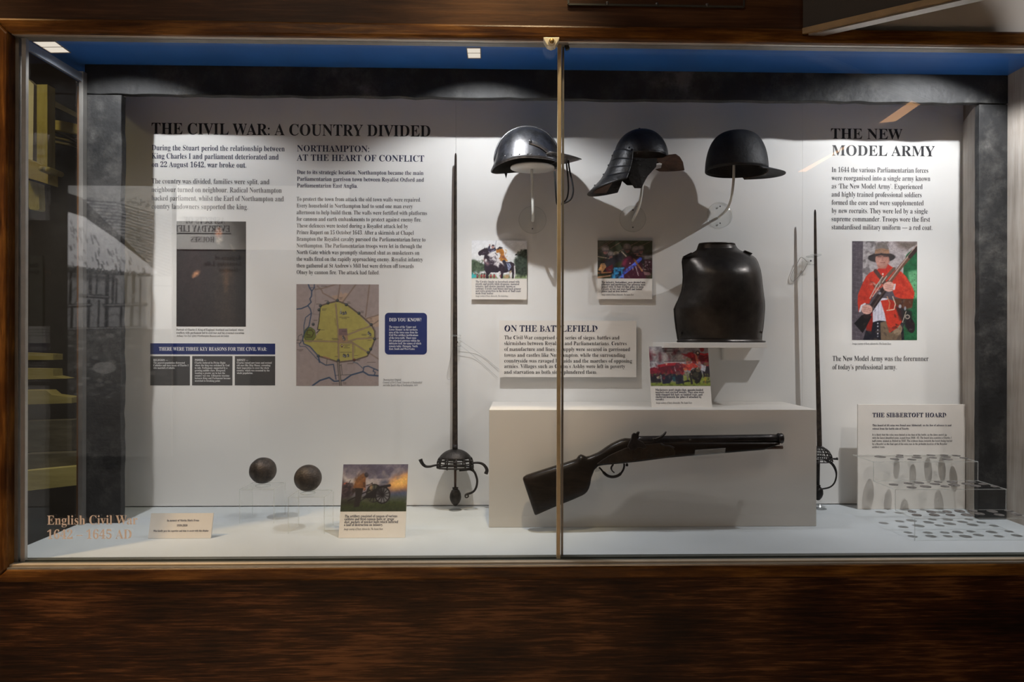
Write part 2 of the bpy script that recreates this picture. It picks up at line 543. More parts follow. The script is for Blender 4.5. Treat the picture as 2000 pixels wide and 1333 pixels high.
def outline(s, style, res):
    key = (s, style, res)
    if key not in _tcache:
        c = bpy.data.curves.new('lettering', 'FONT')
        c.body = _letters(s, style)
        c.resolution_u = res
        c.offset = {'b': 0.0, 'r': -0.0055, 'i': 0.004}[style]
        o = bpy.data.objects.new('lettering', c)
        COL.objects.link(o)
        ev = o.evaluated_get(bpy.context.evaluated_depsgraph_get())
        me = ev.to_mesh()
        vs = np.empty(len(me.vertices) * 3)
        me.vertices.foreach_get('co', vs)
        vs = vs.reshape(-1, 3)[:, :2].copy()
        fs = [tuple(p.vertices) for p in me.polygons]
        ev.to_mesh_clear()
        bpy.data.objects.remove(o)
        bpy.data.curves.remove(c)
        vs[:, 0] -= vs[:, 0].min()
        _tcache[key] = (vs, fs, vs[:, 0].max())
    return _tcache[key]

def write(mb, s, style, at, ex, ez, width, cap, res=2):
    """one line of lettering: at = left end of the baseline, width and cap height in metres"""
    vs, fs, w = outline(s, style, res)
    kx, kz = width / w, cap / 0.66
    at, ex, ez = Vector(at), Vector(ex), Vector(ez)
    mb.add([at + ex * (x * kx) + ez * (z * kz) for x, z in vs], fs)
    return mb

def wall_line(mb, s, style, x0, x1, base, cap_px, y, res=2):
    a = P(x0, base, y); b = P(x1, base, y)
    c = P(x0, base - cap_px, y)
    return write(mb, s, style, a, (1, 0, 0), (0, 0, 1), b.x - a.x, c.z - a.z, res)

# ------------------------------------------------------------------ printed pictures: small paintings kept as colours on a fine mesh
class Canvas:
    """paints in the coordinates (x0..x1, y0..y1) of its own picture"""
    def __init__(s, w, h, ext, bg):
        s.w, s.h = w, h
        s.x0, s.y0, s.x1, s.y1 = ext
        s.img = np.empty((h, w, 3)); s.img[:] = np.array(bg) / 255.0
        s.X, s.Y = np.meshgrid(s.x0 + (np.arange(w) + 0.5) / w * (s.x1 - s.x0), s.y0 + (np.arange(h) + 0.5) / h * (s.y1 - s.y0))
        s.px = (s.x1 - s.x0) / w

    def put(s, m, col, alpha=1.0):
        m = np.clip(m, 0, 1)[..., None] * alpha
        s.img = s.img * (1 - m) + np.array(col) / 255.0 * m

    def poly(s, pts, col, alpha=1.0, soft=1.0):
        pts = np.array(pts, float)
        ins = np.zeros(s.X.shape, bool)
        d2 = np.full(s.X.shape, 1e18)
        n = len(pts)
        for i in range(n):
            ax, ay = pts[i]; bx, by = pts[(i + 1) % n]
            if ay != by:
                c = (ay > s.Y) != (by > s.Y)
                ins ^= c & (s.X < (bx - ax) * (s.Y - ay) / (by - ay) + ax)
            ll = (bx - ax) ** 2 + (by - ay) ** 2 + 1e-9
            t = np.clip(((s.X - ax) * (bx - ax) + (s.Y - ay) * (by - ay)) / ll, 0, 1)
            d2 = np.minimum(d2, (s.X - ax - t * (bx - ax)) ** 2 + (s.Y - ay - t * (by - ay)) ** 2)
        d = np.sqrt(d2) * np.where(ins, 1, -1)
        s.put(d / (s.px * soft) + 0.5, col, alpha)

    def ell(s, cx, cy, rx, ry, col, alpha=1.0, rot=0, soft=1.0):
        a = radians(rot)
        u = (s.X - cx) * cos(a) + (s.Y - cy) * sin(a)
        v = -(s.X - cx) * sin(a) + (s.Y - cy) * cos(a)
        r = np.sqrt((u / rx) ** 2 + (v / ry) ** 2)
        s.put((1 - r) * min(rx, ry) / (s.px * soft) + 0.5, col, alpha)

    def line(s, pts, w, col, alpha=1.0, soft=1.0):
        d2 = np.full(s.X.shape, 1e18)
        for (ax, ay), (bx, by) in zip(pts[:-1], pts[1:]):
            ll = (bx - ax) ** 2 + (by - ay) ** 2 + 1e-9
            t = np.clip(((s.X - ax) * (bx - ax) + (s.Y - ay) * (by - ay)) / ll, 0, 1)
            d2 = np.minimum(d2, (s.X - ax - t * (bx - ax)) ** 2 + (s.Y - ay - t * (by - ay)) ** 2)
        s.put((w / 2 - np.sqrt(d2)) / (s.px * soft) + 0.5, col, alpha)

    def vgrad(s, y0, y1, c0, c1, alpha=1.0):
        t = np.clip((s.Y - y0) / (y1 - y0), 0, 1)[..., None]
        m = ((s.Y >= min(y0, y1)) & (s.Y <= max(y0, y1)))[..., None] * alpha
        s.img = s.img * (1 - m) + (np.array(c0) * (1 - t) + np.array(c1) * t) / 255.0 * m

    def noise(s, cells, seed):
        r = np.random.RandomState(seed)
        g = r.rand(int(cells * s.h / s.w) + 3, cells + 3)
        u = np.linspace(0, cells, s.w); v = np.linspace(0, g.shape[0] - 2.01, s.h)
        i, j = v.astype(int), u.astype(int)
        fv, fu = (v - i)[:, None], (u - j)[None, :]
        fv, fu = fv * fv * (3 - 2 * fv), fu * fu * (3 - 2 * fu)
        return (g[i][:, j] * (1 - fv) * (1 - fu) + g[i][:, j + 1] * (1 - fv) * fu + g[i + 1][:, j] * fv * (1 - fu) + g[i + 1][:, j + 1] * fv * fu)

    def mottle(s, cells, amt, seed, mask=None):
        n = (s.noise(cells, seed) * 0.6 + s.noise(cells * 3, seed + 1) * 0.4 - 0.5) * 2 * amt
        if mask is not None: n = n * mask
        s.img = np.clip(s.img * (1 + n[..., None]), 0, 1)

    def dabs(s, n, box, cols, size, seed, alpha=0.7, stretch=2.0):
        r = np.random.RandomState(seed)
        for k in range(n):
            x, y = box[0] + r.rand() * (box[2] - box[0]), box[1] + r.rand() * (box[3] - box[1])
            w = size * (0.5 + r.rand())
            s.ell(x, y, w * stretch, w, cols[r.randint(len(cols))], alpha * (0.5 + 0.5 * r.rand()), r.rand() * 180, 1.2)

    def grit(s, amt, seed):
        r = np.random.RandomState(seed)
        n = r.randn(s.h, s.w)
        n = (n + np.roll(n, 1, 0) + np.roll(n, 1, 1) + np.roll(n, (1, 1), (0, 1))) / 4
        s.img = np.clip(s.img * (1 + n[..., None] * amt), 0, 1)

    def blob(s, cells, thr, col, seed, box, alpha=1.0):
        n = s.noise(cells, seed) * 0.6 + s.noise(cells * 2, seed + 5) * 0.4
        m = (n - thr) * 8 * ((s.X > box[0]) & (s.X < box[2]) & (s.Y > box[1]) & (s.Y < box[3]))
        s.put(m, col, alpha)

def picture(name, cv, at, ex, ez, width, height, parent, label=None):
    """at = lower left corner; ex, ez = unit vectors"""
    base = origin_of(parent)
    at, ex, ez = np.array(at) - np.array(base), np.array(ex), np.array(ez)
    h, w = cv.h, cv.w
    u, v = np.meshgrid(np.linspace(0, width, w), np.linspace(height, 0, h))
    co = at + u[..., None] * ex + v[..., None] * ez
    me = bpy.data.meshes.new(name)
    idx = np.arange(h * w).reshape(h, w)
    q = np.stack([idx[1:, :-1], idx[1:, 1:], idx[:-1, 1:], idx[:-1, :-1]], -1).reshape(-1, 4)
    me.vertices.add(h * w); me.vertices.foreach_set('co', co.reshape(-1).astype(np.float32))
    me.loops.add(q.size); me.loops.foreach_set('vertex_index', q.reshape(-1).astype(np.int32))
    me.polygons.add(len(q)); me.polygons.foreach_set('loop_start', np.arange(0, q.size, 4).astype(np.int32))
    me.update(calc_edges=True)
    c = np.clip(cv.img, 0, 1)
    lin = np.where(c <= 0.04045, c / 12.92, ((c + 0.055) / 1.055) ** 2.4)
    a = me.color_attributes.new('ink', 'FLOAT_COLOR', 'POINT')
    a.data.foreach_set('color', np.concatenate([lin, np.ones((h, w, 1))], -1).reshape(-1).astype(np.float32))
    me.materials.append(MT['print'])
    o = bpy.data.objects.new(name, me)
    COL.objects.link(o)
    o.parent = parent
    if label: o['label'] = label
    return o

def pic_soldier():
    c = Canvas(132, 198, (135, 122, 842, 1192), (88, 80, 88))
    # brick wall at left, rubble stone, plaster, green door
    for k in range(24):
        y = 150 + k * 45
        c.line([(135, y), (275, y + 22)], 5, (120, 112, 118), 0.55)
        for x in range(150 + (k % 2) * 35, 280, 70): c.line([(x, y), (x - 3, y + 42)], 5, (122, 114, 120), 0.5)
    c.poly([(255, 122), (430, 122), (430, 520), (250, 560)], (166, 160, 162))
    c.blob(16, 0.52, (112, 106, 108), 3, (255, 122, 420, 520), 0.9)
    c.poly([(400, 122), (842, 122), (842, 420), (690, 470), (400, 480)], (172, 162, 164))
    c.poly([(600, 122), (842, 122), (842, 200), (760, 230), (640, 190)], (105, 92, 84), 0.8, 12)
    c.poly([(690, 330), (720, 260), (790, 215), (842, 205), (842, 1192), (690, 1192)], (38, 96, 62))
    c.poly([(742, 452), (842, 430), (842, 740), (765, 740)], (112, 176, 128), 0.85, 5)
    c.line([(690, 340), (712, 265), (770, 205), (842, 165)], 22, (178, 170, 170))
    for y in range(480, 1150, 60): c.ell(812, y, 5, 5, (24, 60, 40))
    c.mottle(28, 0.16, 9)
    # breeches and buff apron
    c.poly([(255, 1192), (290, 1080), (360, 985), (520, 975), (690, 1000), (700, 1192)], (30, 30, 40))
    c.poly([(450, 1192), (442, 1000), (505, 985), (560, 1110), (660, 1010), (672, 1192)], (116, 98, 80))
    c.ell(632, 1080, 44, 58, (150, 130, 108), 1, 25)
    for y in (1010, 1042, 1082, 1120, 1150): c.ell(415, y, 8, 8, (180, 180, 190))
    # shirt
    c.poly([(355, 1000), (362, 800), (430, 735), (520, 740), (505, 985), (430, 978)], (208, 206, 220))
    for x in (390, 425, 460): c.line([(x, 800), (x - 6, 970)], 7, (168, 168, 188), 0.7)
    # red coat
    red, dk = (196, 58, 42), (140, 36, 30)
    c.poly([(415, 425), (330, 462), (288, 505), (245, 590), (200, 705), (198, 790), (208, 895), (225, 830), (275, 795), (322, 800), (345, 740), (430, 640), (545, 560), (600, 420), (520, 370), (430, 400)], red)
    c.poly([(300, 905), (360, 870), (362, 1000), (345, 1098), (290, 1085)], dk)
    c.poly([(590, 430), (668, 452), (720, 505), (775, 590), (812, 680), (800, 745), (700, 752), (600, 722), (575, 660), (590, 590), (545, 540)], red)
    c.poly([(445, 765), (540, 750), (650, 790), (682, 985), (625, 1060), (540, 1112), (505, 985), (488, 900)], red)
    c.poly([(540, 760), (640, 790), (630, 860), (560, 840)], dk, 0.7, 6)
    for a, b in (((255, 600), (300, 700)), ((215, 720), (310, 735)), ((640, 500), (700, 600)), ((600, 690), (760, 640)), ((330, 520), (318, 640))):
        c.line([a, b], 12, dk, 0.55, 5)
    c.line([(700, 500), (785, 640)], 16, (222, 84, 60), 0.6, 6)
    # scarf, cross straps
    c.poly([(420, 415), (520, 362), (560, 405), (480, 490), (430, 460)], (186, 46, 38))
    c.line([(390, 445), (480, 560), (520, 640)], 42, (84, 58, 54))
    c.line([(590, 420), (500, 520), (400, 610)], 36, (104, 84, 74))
    c.line([(470, 500), (390, 620), (330, 740)], 10, (190, 180, 170)); c.line([(510, 500), (440, 600), (360, 720)], 8, (200, 190, 180))
    c.ell(468, 478, 9, 9, (235, 225, 215))
    # head and hat
    c.ell(455, 300, 148, 52, (52, 48, 50), 1, -3)
    c.ell(462, 318, 74, 88, (188, 138, 124))
    c.poly([(405, 380), (470, 400), (525, 372), (500, 420), (420, 420)], (172, 116, 102), 1, 3)
    c.line([(415, 292), (450, 290)], 9, (74, 52, 50)); c.line([(478, 288), (512, 290)], 9, (74, 52, 50))
    c.line([(464, 298), (458, 330), (472, 334)], 8, (150, 98, 88)); c.line([(440, 355), (488, 354)], 8, (134, 76, 72))
    c.ell(532, 335, 8, 22, (170, 120, 108))
    c.poly([(310, 285), (360, 268), (450, 252), (540, 262), (600, 290), (560, 300), (450, 276), (350, 298)], (44, 40, 42))
    c.poly([(382, 262), (392, 170), (412, 138), (470, 128), (510, 150), (530, 200), (540, 258), (450, 250)], (118, 110, 108))
    c.poly([(380, 262), (388, 214), (455, 200), (532, 214), (540, 260), (450, 250)], (160, 122, 96))
    c.line([(386, 226), (450, 214), (530, 228)], 5, (120, 84, 62))
    # musket
    c.poly([(160, 1012), (240, 925), (300, 900), (350, 935), (285, 1060), (252, 1116)], (26, 24, 27))
    c.line([(290, 930), (420, 740), (540, 570)], 62, (44, 34, 36)); c.line([(330, 880), (440, 720), (540, 585)], 14, (92, 74, 70), 0.8)
    c.line([(530, 575), (660, 400), (842, 190)], 44, (108, 76, 62)); c.line([(540, 545), (670, 375), (842, 160)], 14, (176, 150, 140))
    c.line([(760, 290), (842, 195)], 40, (58, 42, 40))
    c.ell(436, 685, 15, 15, (150, 150, 160)); c.line([(365, 840), (392, 872), (375, 880)], 6, (120, 120, 130))
    # hands
    for cx, cy, rx, ry in ((298, 860, 60, 52), (535, 614, 64, 54)):
        c.ell(cx, cy, rx, ry, (212, 164, 152))
        for k in range(3): c.line([(cx - 40, cy - 22 + k * 20), (cx + 44, cy - 8 + k * 20)], 5, (150, 96, 88), 0.8)
    c.line([(222, 880), (240, 820), (275, 800)], 20, (214, 208, 216)); c.line([(600, 590), (590, 640)], 18, (206, 200, 204))
    # bag, strings, powder bottle
    c.poly([(590, 740), (800, 745), (785, 840), (690, 860), (600, 800)], (92, 56, 40))
    c.poly([(600, 820), (700, 850), (780, 880), (790, 1080), (720, 1060), (640, 930)], (40, 34, 38), 0.85, 4)
    c.ell(768, 1030, 46, 84, (40, 30, 36), 1, -12)
    c.ell(655, 825, 15, 20, (165, 165, 175)); c.ell(710, 848, 11, 22, (150, 150, 160))
    c.line([(575, 720), (605, 800), (590, 860), (512, 870)], 9, (222, 206, 186)); c.line([(515, 720), (545, 790), (530, 870)], 8, (204, 150, 110))
    c.line([(720, 880), (682, 998)], 7, (215, 200, 185)); c.ell(735, 938, 26, 24, (200, 185, 170)); c.ell(735, 938, 18, 16, (50, 42, 44))
    base = c.img.copy()
    coat = ((base[..., 0] - base[..., 1]) > 0.30)[..., None]
    c.dabs(60, (215, 480, 420, 860), [(150, 40, 32), (214, 78, 56), (170, 48, 36)], 9, 41, 0.35, 3.2)
    c.dabs(60, (590, 470, 790, 730), [(150, 40, 32), (214, 78, 56), (222, 90, 66)], 9, 42, 0.35, 3.2)
    c.dabs(36, (470, 780, 660, 1080), [(158, 42, 34), (210, 74, 54)], 9, 43, 0.35, 3.0)
    c.img = np.where(coat, c.img, base)
    c.dabs(40, (385, 130, 540, 250), [(86, 80, 78), (142, 132, 126), (112, 100, 92)], 7, 44, 0.5)
    c.ell(462, 286, 70, 22, (110, 78, 70), 0.45, 0, 8); c.ell(500, 340, 24, 40, (150, 100, 88), 0.4, 0, 10); c.ell(440, 330, 24, 24, (208, 160, 146), 0.5, 0, 10)
    c.dabs(40, (600, 760, 800, 1090), [(30, 24, 28), (74, 50, 40), (120, 108, 104)], 8, 45, 0.5)
    c.dabs(30, (340, 560, 470, 760), [(196, 186, 176), (70, 50, 46), (150, 138, 130)], 6, 46, 0.6, 3.0)
    c.dabs(26, (260, 1000, 690, 1190), [(22, 22, 30), (140, 120, 98), (88, 74, 62)], 12, 47, 0.4)
    c.mottle(40, 0.08, 21)
    c.grit(0.05, 3)
    return c

def pic_map():
    c = Canvas(170, 208, (48, 65, 1028, 1265), (158, 144, 141))
    road, edge = (142, 122, 110), (112, 95, 86)
    pale = (176, 150, 132)
    c.poly([(465, 205), (560, 190), (575, 150), (595, 185), (625, 165), (660, 180), (600, 280), (520, 260)], pale)
    c.poly([(870, 470), (1028, 430), (1028, 560), (980, 575), (930, 540)], pale)
    roads = [[(300, 90), (350, 140), (360, 170), (525, 260)], [(565, 65), (540, 250)], [(755, 65), (600, 275)], [(915, 65), (868, 450)], [(270, 130), (350, 118), (530, 65)], [(1028, 490), (940, 550)], [(1028, 950), (920, 880)], [(1028, 700), (985, 710)], [(880, 470), (1028, 425)]]
    for r in roads: c.line(r, 13, edge); c.line(r, 8, road)
    c.line([(270, 100), (275, 280), (245, 420), (340, 425)], 3, (110, 100, 98))
    town = [(335, 330), (430, 298), (540, 275), (640, 310), (780, 420), (910, 545), (965, 610), (975, 715), (930, 830), (885, 905), (740, 950), (550, 975), (440, 940), (310, 905), (225, 800), (135, 760), (140, 700), (270, 690), (330, 610), (300, 600), (318, 500)]
    c.poly(town, (168, 158, 88))
    c.ell(205, 660, 70, 88, (110, 118, 58)); c.ell(205, 660, 76, 92, (60, 62, 42), 0.0)
    c.line([(150, 700), (160, 600), (215, 575), (270, 610), (280, 690), (230, 745), (170, 735), (150, 700)], 5, (52, 56, 40))
    c.line([(170, 690), (235, 690), (255, 640), (230, 605), (180, 610), (175, 660), (215, 668)], 9, (64, 46, 30))
    # streets
    for r in ([(515, 300), (530, 470), (545, 610), (552, 980)], [(130, 735), (540, 742)], [(660, 660), (790, 610), (920, 560)], [(665, 740), (770, 708), (970, 700)], [(700, 745), (890, 865)], [(720, 760), (722, 950)], [(540, 755), (720, 757)]):
        c.line(r, 17, edge); c.line(r, 12, (150, 130, 108))
    c.poly([(552, 590), (650, 588), (656, 670), (552, 670)], (118, 96, 98)); c.poly([(552, 670), (656, 670), (662, 740), (552, 752)], (152, 122, 98))
    # town wall and bastions
    wall = [(335, 322), (430, 290), (540, 265), (640, 302), (785, 410), (940, 545), (978, 620), (980, 715), (935, 830), (890, 912), (740, 962), (550, 985), (440, 948), (310, 912)]
    c.line(wall, 15, (52, 48, 46)); c.line(wall, 6, (128, 104, 88)); c.line([(335, 325), (318, 500), (300, 600), (332, 600), (290, 640)], 9, (44, 42, 40))
    for x, y in ((535, 258), (425, 288), (335, 320), (318, 370), (640, 308), (790, 408), (935, 540), (975, 710), (930, 830), (900, 870), (735, 960), (548, 965), (310, 912), (250, 540)):
        c.ell(x, y, 18, 18, (44, 50, 52)); c.ell(x - 3, y - 6, 9, 7, (96, 108, 112))
    c.ell(735, 955, 16, 12, (104, 54, 40)); c.line([(375, 918), (440, 940)], 14, (160, 120, 92))
    c.line([(970, 560), (1000, 640), (990, 800)], 4, (120, 110, 110))
    # rivers
    blue = (48, 70, 98)
    for r, w in (([(190, 65), (205, 110), (232, 150), (228, 210), (210, 240), (225, 280), (180, 325), (110, 355), (48, 362)], 13), ([(262, 65), (262, 110), (232, 150)], 10), ([(205, 110), (258, 108)], 6), ([(190, 325), (215, 360), (228, 410), (200, 560), (145, 640), (125, 720), (140, 770), (210, 800), (300, 900), (330, 980), (400, 1020), (490, 1010), (505, 1100), (520, 1185)], 12), ([(225, 410), (160, 460), (140, 560), (142, 640)], 9), ([(125, 730), (85, 770), (95, 800), (160, 800), (280, 930), (320, 970)], 7), ([(240, 1262), (330, 1200), (440, 1165), (500, 1210), (610, 1200), (700, 1135), (840, 1095), (905, 1135), (1028, 1145)], 17), ([(840, 1090), (850, 1040), (900, 1030), (1028, 1085)], 12), ([(720, 985), (770, 995), (835, 1055)], 7), ([(970, 1065), (960, 1090), (985, 1105), (970, 1140)], 10), ([(315, 930), (325, 985)], 16)):
        c.line(r, w, blue)
    for r in ([(415, 950), (408, 1010)], [(515, 1140), (690, 1130)], [(580, 1010), (595, 1130)], [(550, 1020), (582, 1020)], [(48, 725), (130, 728)], [(50, 760), (105, 762), (100, 735)], [(70, 735), (75, 680), (115, 655), (125, 690)]):
        c.line(r, 5, (58, 58, 62))
    c.line([(545, 985), (575, 1265)], 28, (58, 54, 54)); c.line([(545, 985), (575, 1265)], 17, (138, 126, 118))
    # little buildings and pin
    for x, y in ((576, 400), (605, 410), (632, 404), (905, 640), (925, 658), (604, 690), (618, 712), (612, 905), (628, 912), (662, 905)):
        c.poly([(x - 12, y + 18), (x - 12, y - 8), (x, y - 24), (x + 12, y - 8), (x + 12, y + 18)], (66, 66, 70)); c.poly([(x - 9, y + 14), (x - 9, y - 4), (x - 1, y - 4), (x - 1, y + 14)], (160, 160, 158))
    c.line([(576, 400), (576, 350)], 9, (150, 150, 150))
    c.ell(590, 790, 13, 13, (72, 40, 40)); c.poly([(579, 796), (601, 796), (590, 818)], (72, 40, 40)); c.ell(590, 789, 6, 6, (225, 215, 205))
    # captions, too small to read in the photograph
    for x, y, w in ((385, 262, 40), (285, 302, 50), (355, 358, 48), (355, 372, 40), (560, 456, 110), (585, 470, 56), (650, 276, 36), (655, 290, 34), (810, 385, 30), (812, 400, 34), (922, 474, 26), (922, 500, 34), (822, 655, 56), (825, 668, 50), (900, 688, 40), (895, 726, 45), (612, 782, 66), (622, 798, 36), (612, 815, 68), (572, 868, 130), (890, 985, 92), (340, 605, 45), (290, 716, 66), (345, 92, 60), (60, 838, 70), (80, 852, 34), (505, 918, 36), (735, 905, 40), (480, 1238, 70), (600, 1225, 40), (605, 1240, 34), (760, 965, 40), (655, 1000, 66), (470, 706, 72), (480, 718, 66), (560, 225, 36), (562, 240, 26), (255, 492, 44), (590, 620, 46)):
        for k in range(0, w, 9): c.line([(x + k, y), (x + k + 6, y)], 5, (70, 62, 58), 0.75)
    c.line([(505, 470), (520, 550)], 5, (110, 96, 76), 0.8); c.line([(712, 615), (830, 585)], 5, (110, 96, 76), 0.8); c.line([(740, 790), (742, 870)], 5, (110, 96, 76), 0.8); c.line([(540, 800), (538, 880)], 5, (110, 96, 76), 0.8)
    c.mottle(30, 0.05, 5)
    return c

def pic_portrait():
    """a plain dark full-length portrait of nobody in particular"""
    c = Canvas(100, 150, (130, 65, 858, 1160), (34, 30, 30))
    c.poly([(230, 1160), (300, 520), (430, 330), (640, 300), (740, 420), (760, 760), (700, 1160)], (27, 25, 27), 1, 40)
    c.ell(330, 470, 110, 150, (66, 34, 36), 0.55, 15, 60); c.ell(330, 930, 70, 160, (58, 34, 34), 0.5, 0, 60); c.ell(520, 900, 60, 180, (60, 44, 38), 0.45, 0, 60)
    c.ell(650, 780, 26, 230, (86, 60, 40), 0.6, 0, 40)
    c.ell(572, 150, 46, 52, (26, 20, 19), 1, 0, 4)
    c.ell(570, 186, 36, 54, (168, 116, 88), 1, 0, 4)
    c.line([(550, 178), (562, 178)], 6, (70, 44, 36)); c.line([(580, 178), (594, 178)], 6, (70, 44, 36)); c.line([(570, 186), (567, 204)], 5, (130, 82, 62)); c.line([(558, 220), (584, 220)], 5, (106, 58, 50))
    c.poly([(540, 240), (606, 236), (612, 268), (570, 300), (545, 282)], (150, 138, 122), 1, 4)
    c.ell(334, 614, 40, 22, (196, 140, 100), 1, -38, 4); c.line([(305, 650), (330, 622)], 8, (190, 134, 96), 1, 3)
    c.line([(695, 310), (735, 375)], 8, (134, 120, 100), 0.7, 4); c.ell(660, 620, 18, 26, (110, 78, 50), 0.6, 0, 20); c.ell(648, 690, 10, 34, (150, 108, 66), 0.6, 0, 10)
    c.mottle(24, 0.16, 4)
    c.grit(0.12, 8)
    return c

def pic_cavalry():
    c = Canvas(118, 82, (203, 95, 1228, 808), (236, 236, 240))
    c.vgrad(95, 500, (240, 240, 244), (228, 230, 230))
    # trees
    for x, y, r in ((240, 520, 70), (300, 560, 80), (360, 600, 80), (420, 600, 70), (230, 620, 80)): c.ell(x, y, r, r * 0.95, (84, 100, 80), 1, 0, 4)
    for x, y, r in ((1180, 330, 70), (1120, 400, 80), (1180, 480, 100), (1080, 520, 90), (1040, 470, 50), (1120, 640, 130), (1210, 640, 110), (1010, 640, 80)): c.ell(x, y, r, r * 0.9, (58, 72, 60), 1, 0, 5)
    c.blob(26, 0.56, (36, 44, 38), 8, (1000, 260, 1228, 780), 0.9); c.blob(26, 0.6, (54, 66, 52), 18, (203, 460, 470, 780), 0.8)
    c.poly([(203, 740), (1228, 740), (1228, 808), (203, 808)], (120, 140, 92), 1, 8)
    c.poly([(203, 690), (280, 672), (300, 780), (203, 800)], (64, 180, 184)); c.poly([(236, 690), (275, 678), (280, 715), (246, 722)], (224, 220, 224)); c.ell(260, 698, 11, 11, (196, 60, 70))
    for x in (312, 388, 440, 560, 622, 750): c.poly([(x - 16, 790), (x - 14, 735), (x, 722), (x + 16, 735), (x + 16, 790)], (176, 58, 72)); c.ell(x, 722, 9, 10, (60, 50, 60)); c.line([(x, 770), (x, 800)], 14, (60, 52, 62))
    c.poly([(800, 760), (860, 722), (895, 760), (870, 800), (830, 800)], (188, 160, 120))
    # horse
    blk, wht = (48, 38, 50), (232, 228, 230)
    c.poly([(325, 330), (345, 300), (400, 265), (440, 245), (450, 228), (470, 248), (490, 222), (505, 250), (520, 310), (560, 330), (660, 400), (740, 460), (860, 500), (930, 490), (985, 520), (1005, 580), (990, 680), (985, 800), (955, 800), (950, 690), (900, 660), (850, 690), (790, 700), (780, 800), (745, 800), (745, 700), (690, 690), (640, 690), (560, 690), (520, 740), (520, 808), (470, 808), (470, 700), (440, 640), (440, 560), (430, 440), (440, 370), (380, 370), (360, 388), (330, 360)], blk)
    c.poly([(500, 370), (540, 325), (620, 330), (690, 380), (720, 440), (770, 490), (810, 570), (760, 530), (720, 510), (700, 600), (660, 560), (610, 550), (640, 470), (560, 450), (590, 420), (540, 400)], wht, 1, 3)
    c.line([(720, 690), (680, 745), (720, 808)], 46, wht); c.line([(930, 690), (925, 808)], 28, wht); c.line([(996, 570), (1002, 700), (990, 808)], 20, wht); c.line([(450, 470), (500, 530)], 46, (200, 160, 160), 0.9, 6); c.ell(470, 470, 18, 30, wht)
    c.poly([(830, 510), (910, 520), (935, 580), (890, 660), (850, 590)], (158, 172, 208)); c.poly([(900, 660), (945, 655), (905, 730)], (210, 190, 150))
    c.ell(425, 318, 10, 8, (110, 90, 110)); c.line([(395, 345), (470, 320)], 6, (110, 100, 120)); c.line([(470, 480), (560, 500)], 6, (90, 80, 100))
    # riders
    c.poly([(505, 290), (510, 230), (535, 180), (552, 190), (545, 250), (590, 250), (640, 220), (655, 280), (610, 300), (550, 320)], (56, 50, 74)); c.ell(540, 180, 12, 13, (190, 140, 130))
    c.ell(595, 222, 26, 30, (192, 150, 140)); c.poly([(568, 205), (590, 172), (622, 180), (630, 212), (600, 200)], (70, 58, 70)); c.line([(545, 320), (640, 260)], 14, (150, 158, 180))
    c.line([(640, 215), (660, 95)], 6, (130, 132, 150))
    c.poly([(655, 260), (700, 250), (780, 255), (805, 310), (800, 380), (850, 440), (870, 480), (750, 480), (722, 420), (740, 350), (720, 320), (660, 330)], (186, 122, 52)); c.poly([(740, 380), (800, 370), (830, 440), (770, 430)], (128, 74, 70), 0.8, 6); c.line([(720, 430), (860, 470)], 22, (206, 146, 60))
    c.poly([(680, 245), (720, 212), (760, 222), (785, 240), (740, 255)], (52, 44, 52)); c.ell(690, 258, 18, 14, (70, 56, 60))
    c.line([(800, 480), (835, 560), (840, 610)], 54, (50, 50, 66)); c.line([(860, 510), (915, 585)], 10, (40, 38, 50)); c.line([(640, 330), (680, 370)], 14, (60, 50, 60))
    c.dabs(70, (210, 470, 430, 740), [(60, 78, 60), (104, 118, 96), (46, 60, 48)], 12, 51, 0.6, 1.3)
    c.dabs(110, (1010, 300, 1228, 780), [(40, 50, 42), (84, 96, 80), (30, 38, 34)], 13, 52, 0.6, 1.3)
    c.dabs(40, (540, 380, 720, 560), [(60, 48, 60), (240, 236, 238), (200, 194, 200)], 7, 53, 0.6, 3.5)
    c.dabs(40, (440, 500, 960, 700), [(70, 56, 70), (34, 26, 38), (92, 76, 90)], 10, 54, 0.5)
    c.dabs(22, (720, 270, 860, 470), [(214, 150, 70), (150, 92, 44)], 8, 55, 0.6)
    c.dabs(20, (520, 230, 650, 320), [(40, 36, 54), (90, 84, 108)], 7, 56, 0.6)
    c.dabs(40, (300, 715, 1000, 800), [(60, 50, 60), (176, 62, 74), (210, 200, 204), (120, 134, 90)], 6, 57, 0.7, 1.2)
    c.mottle(30, 0.05, 2)
    c.grit(0.025, 4)
    return c

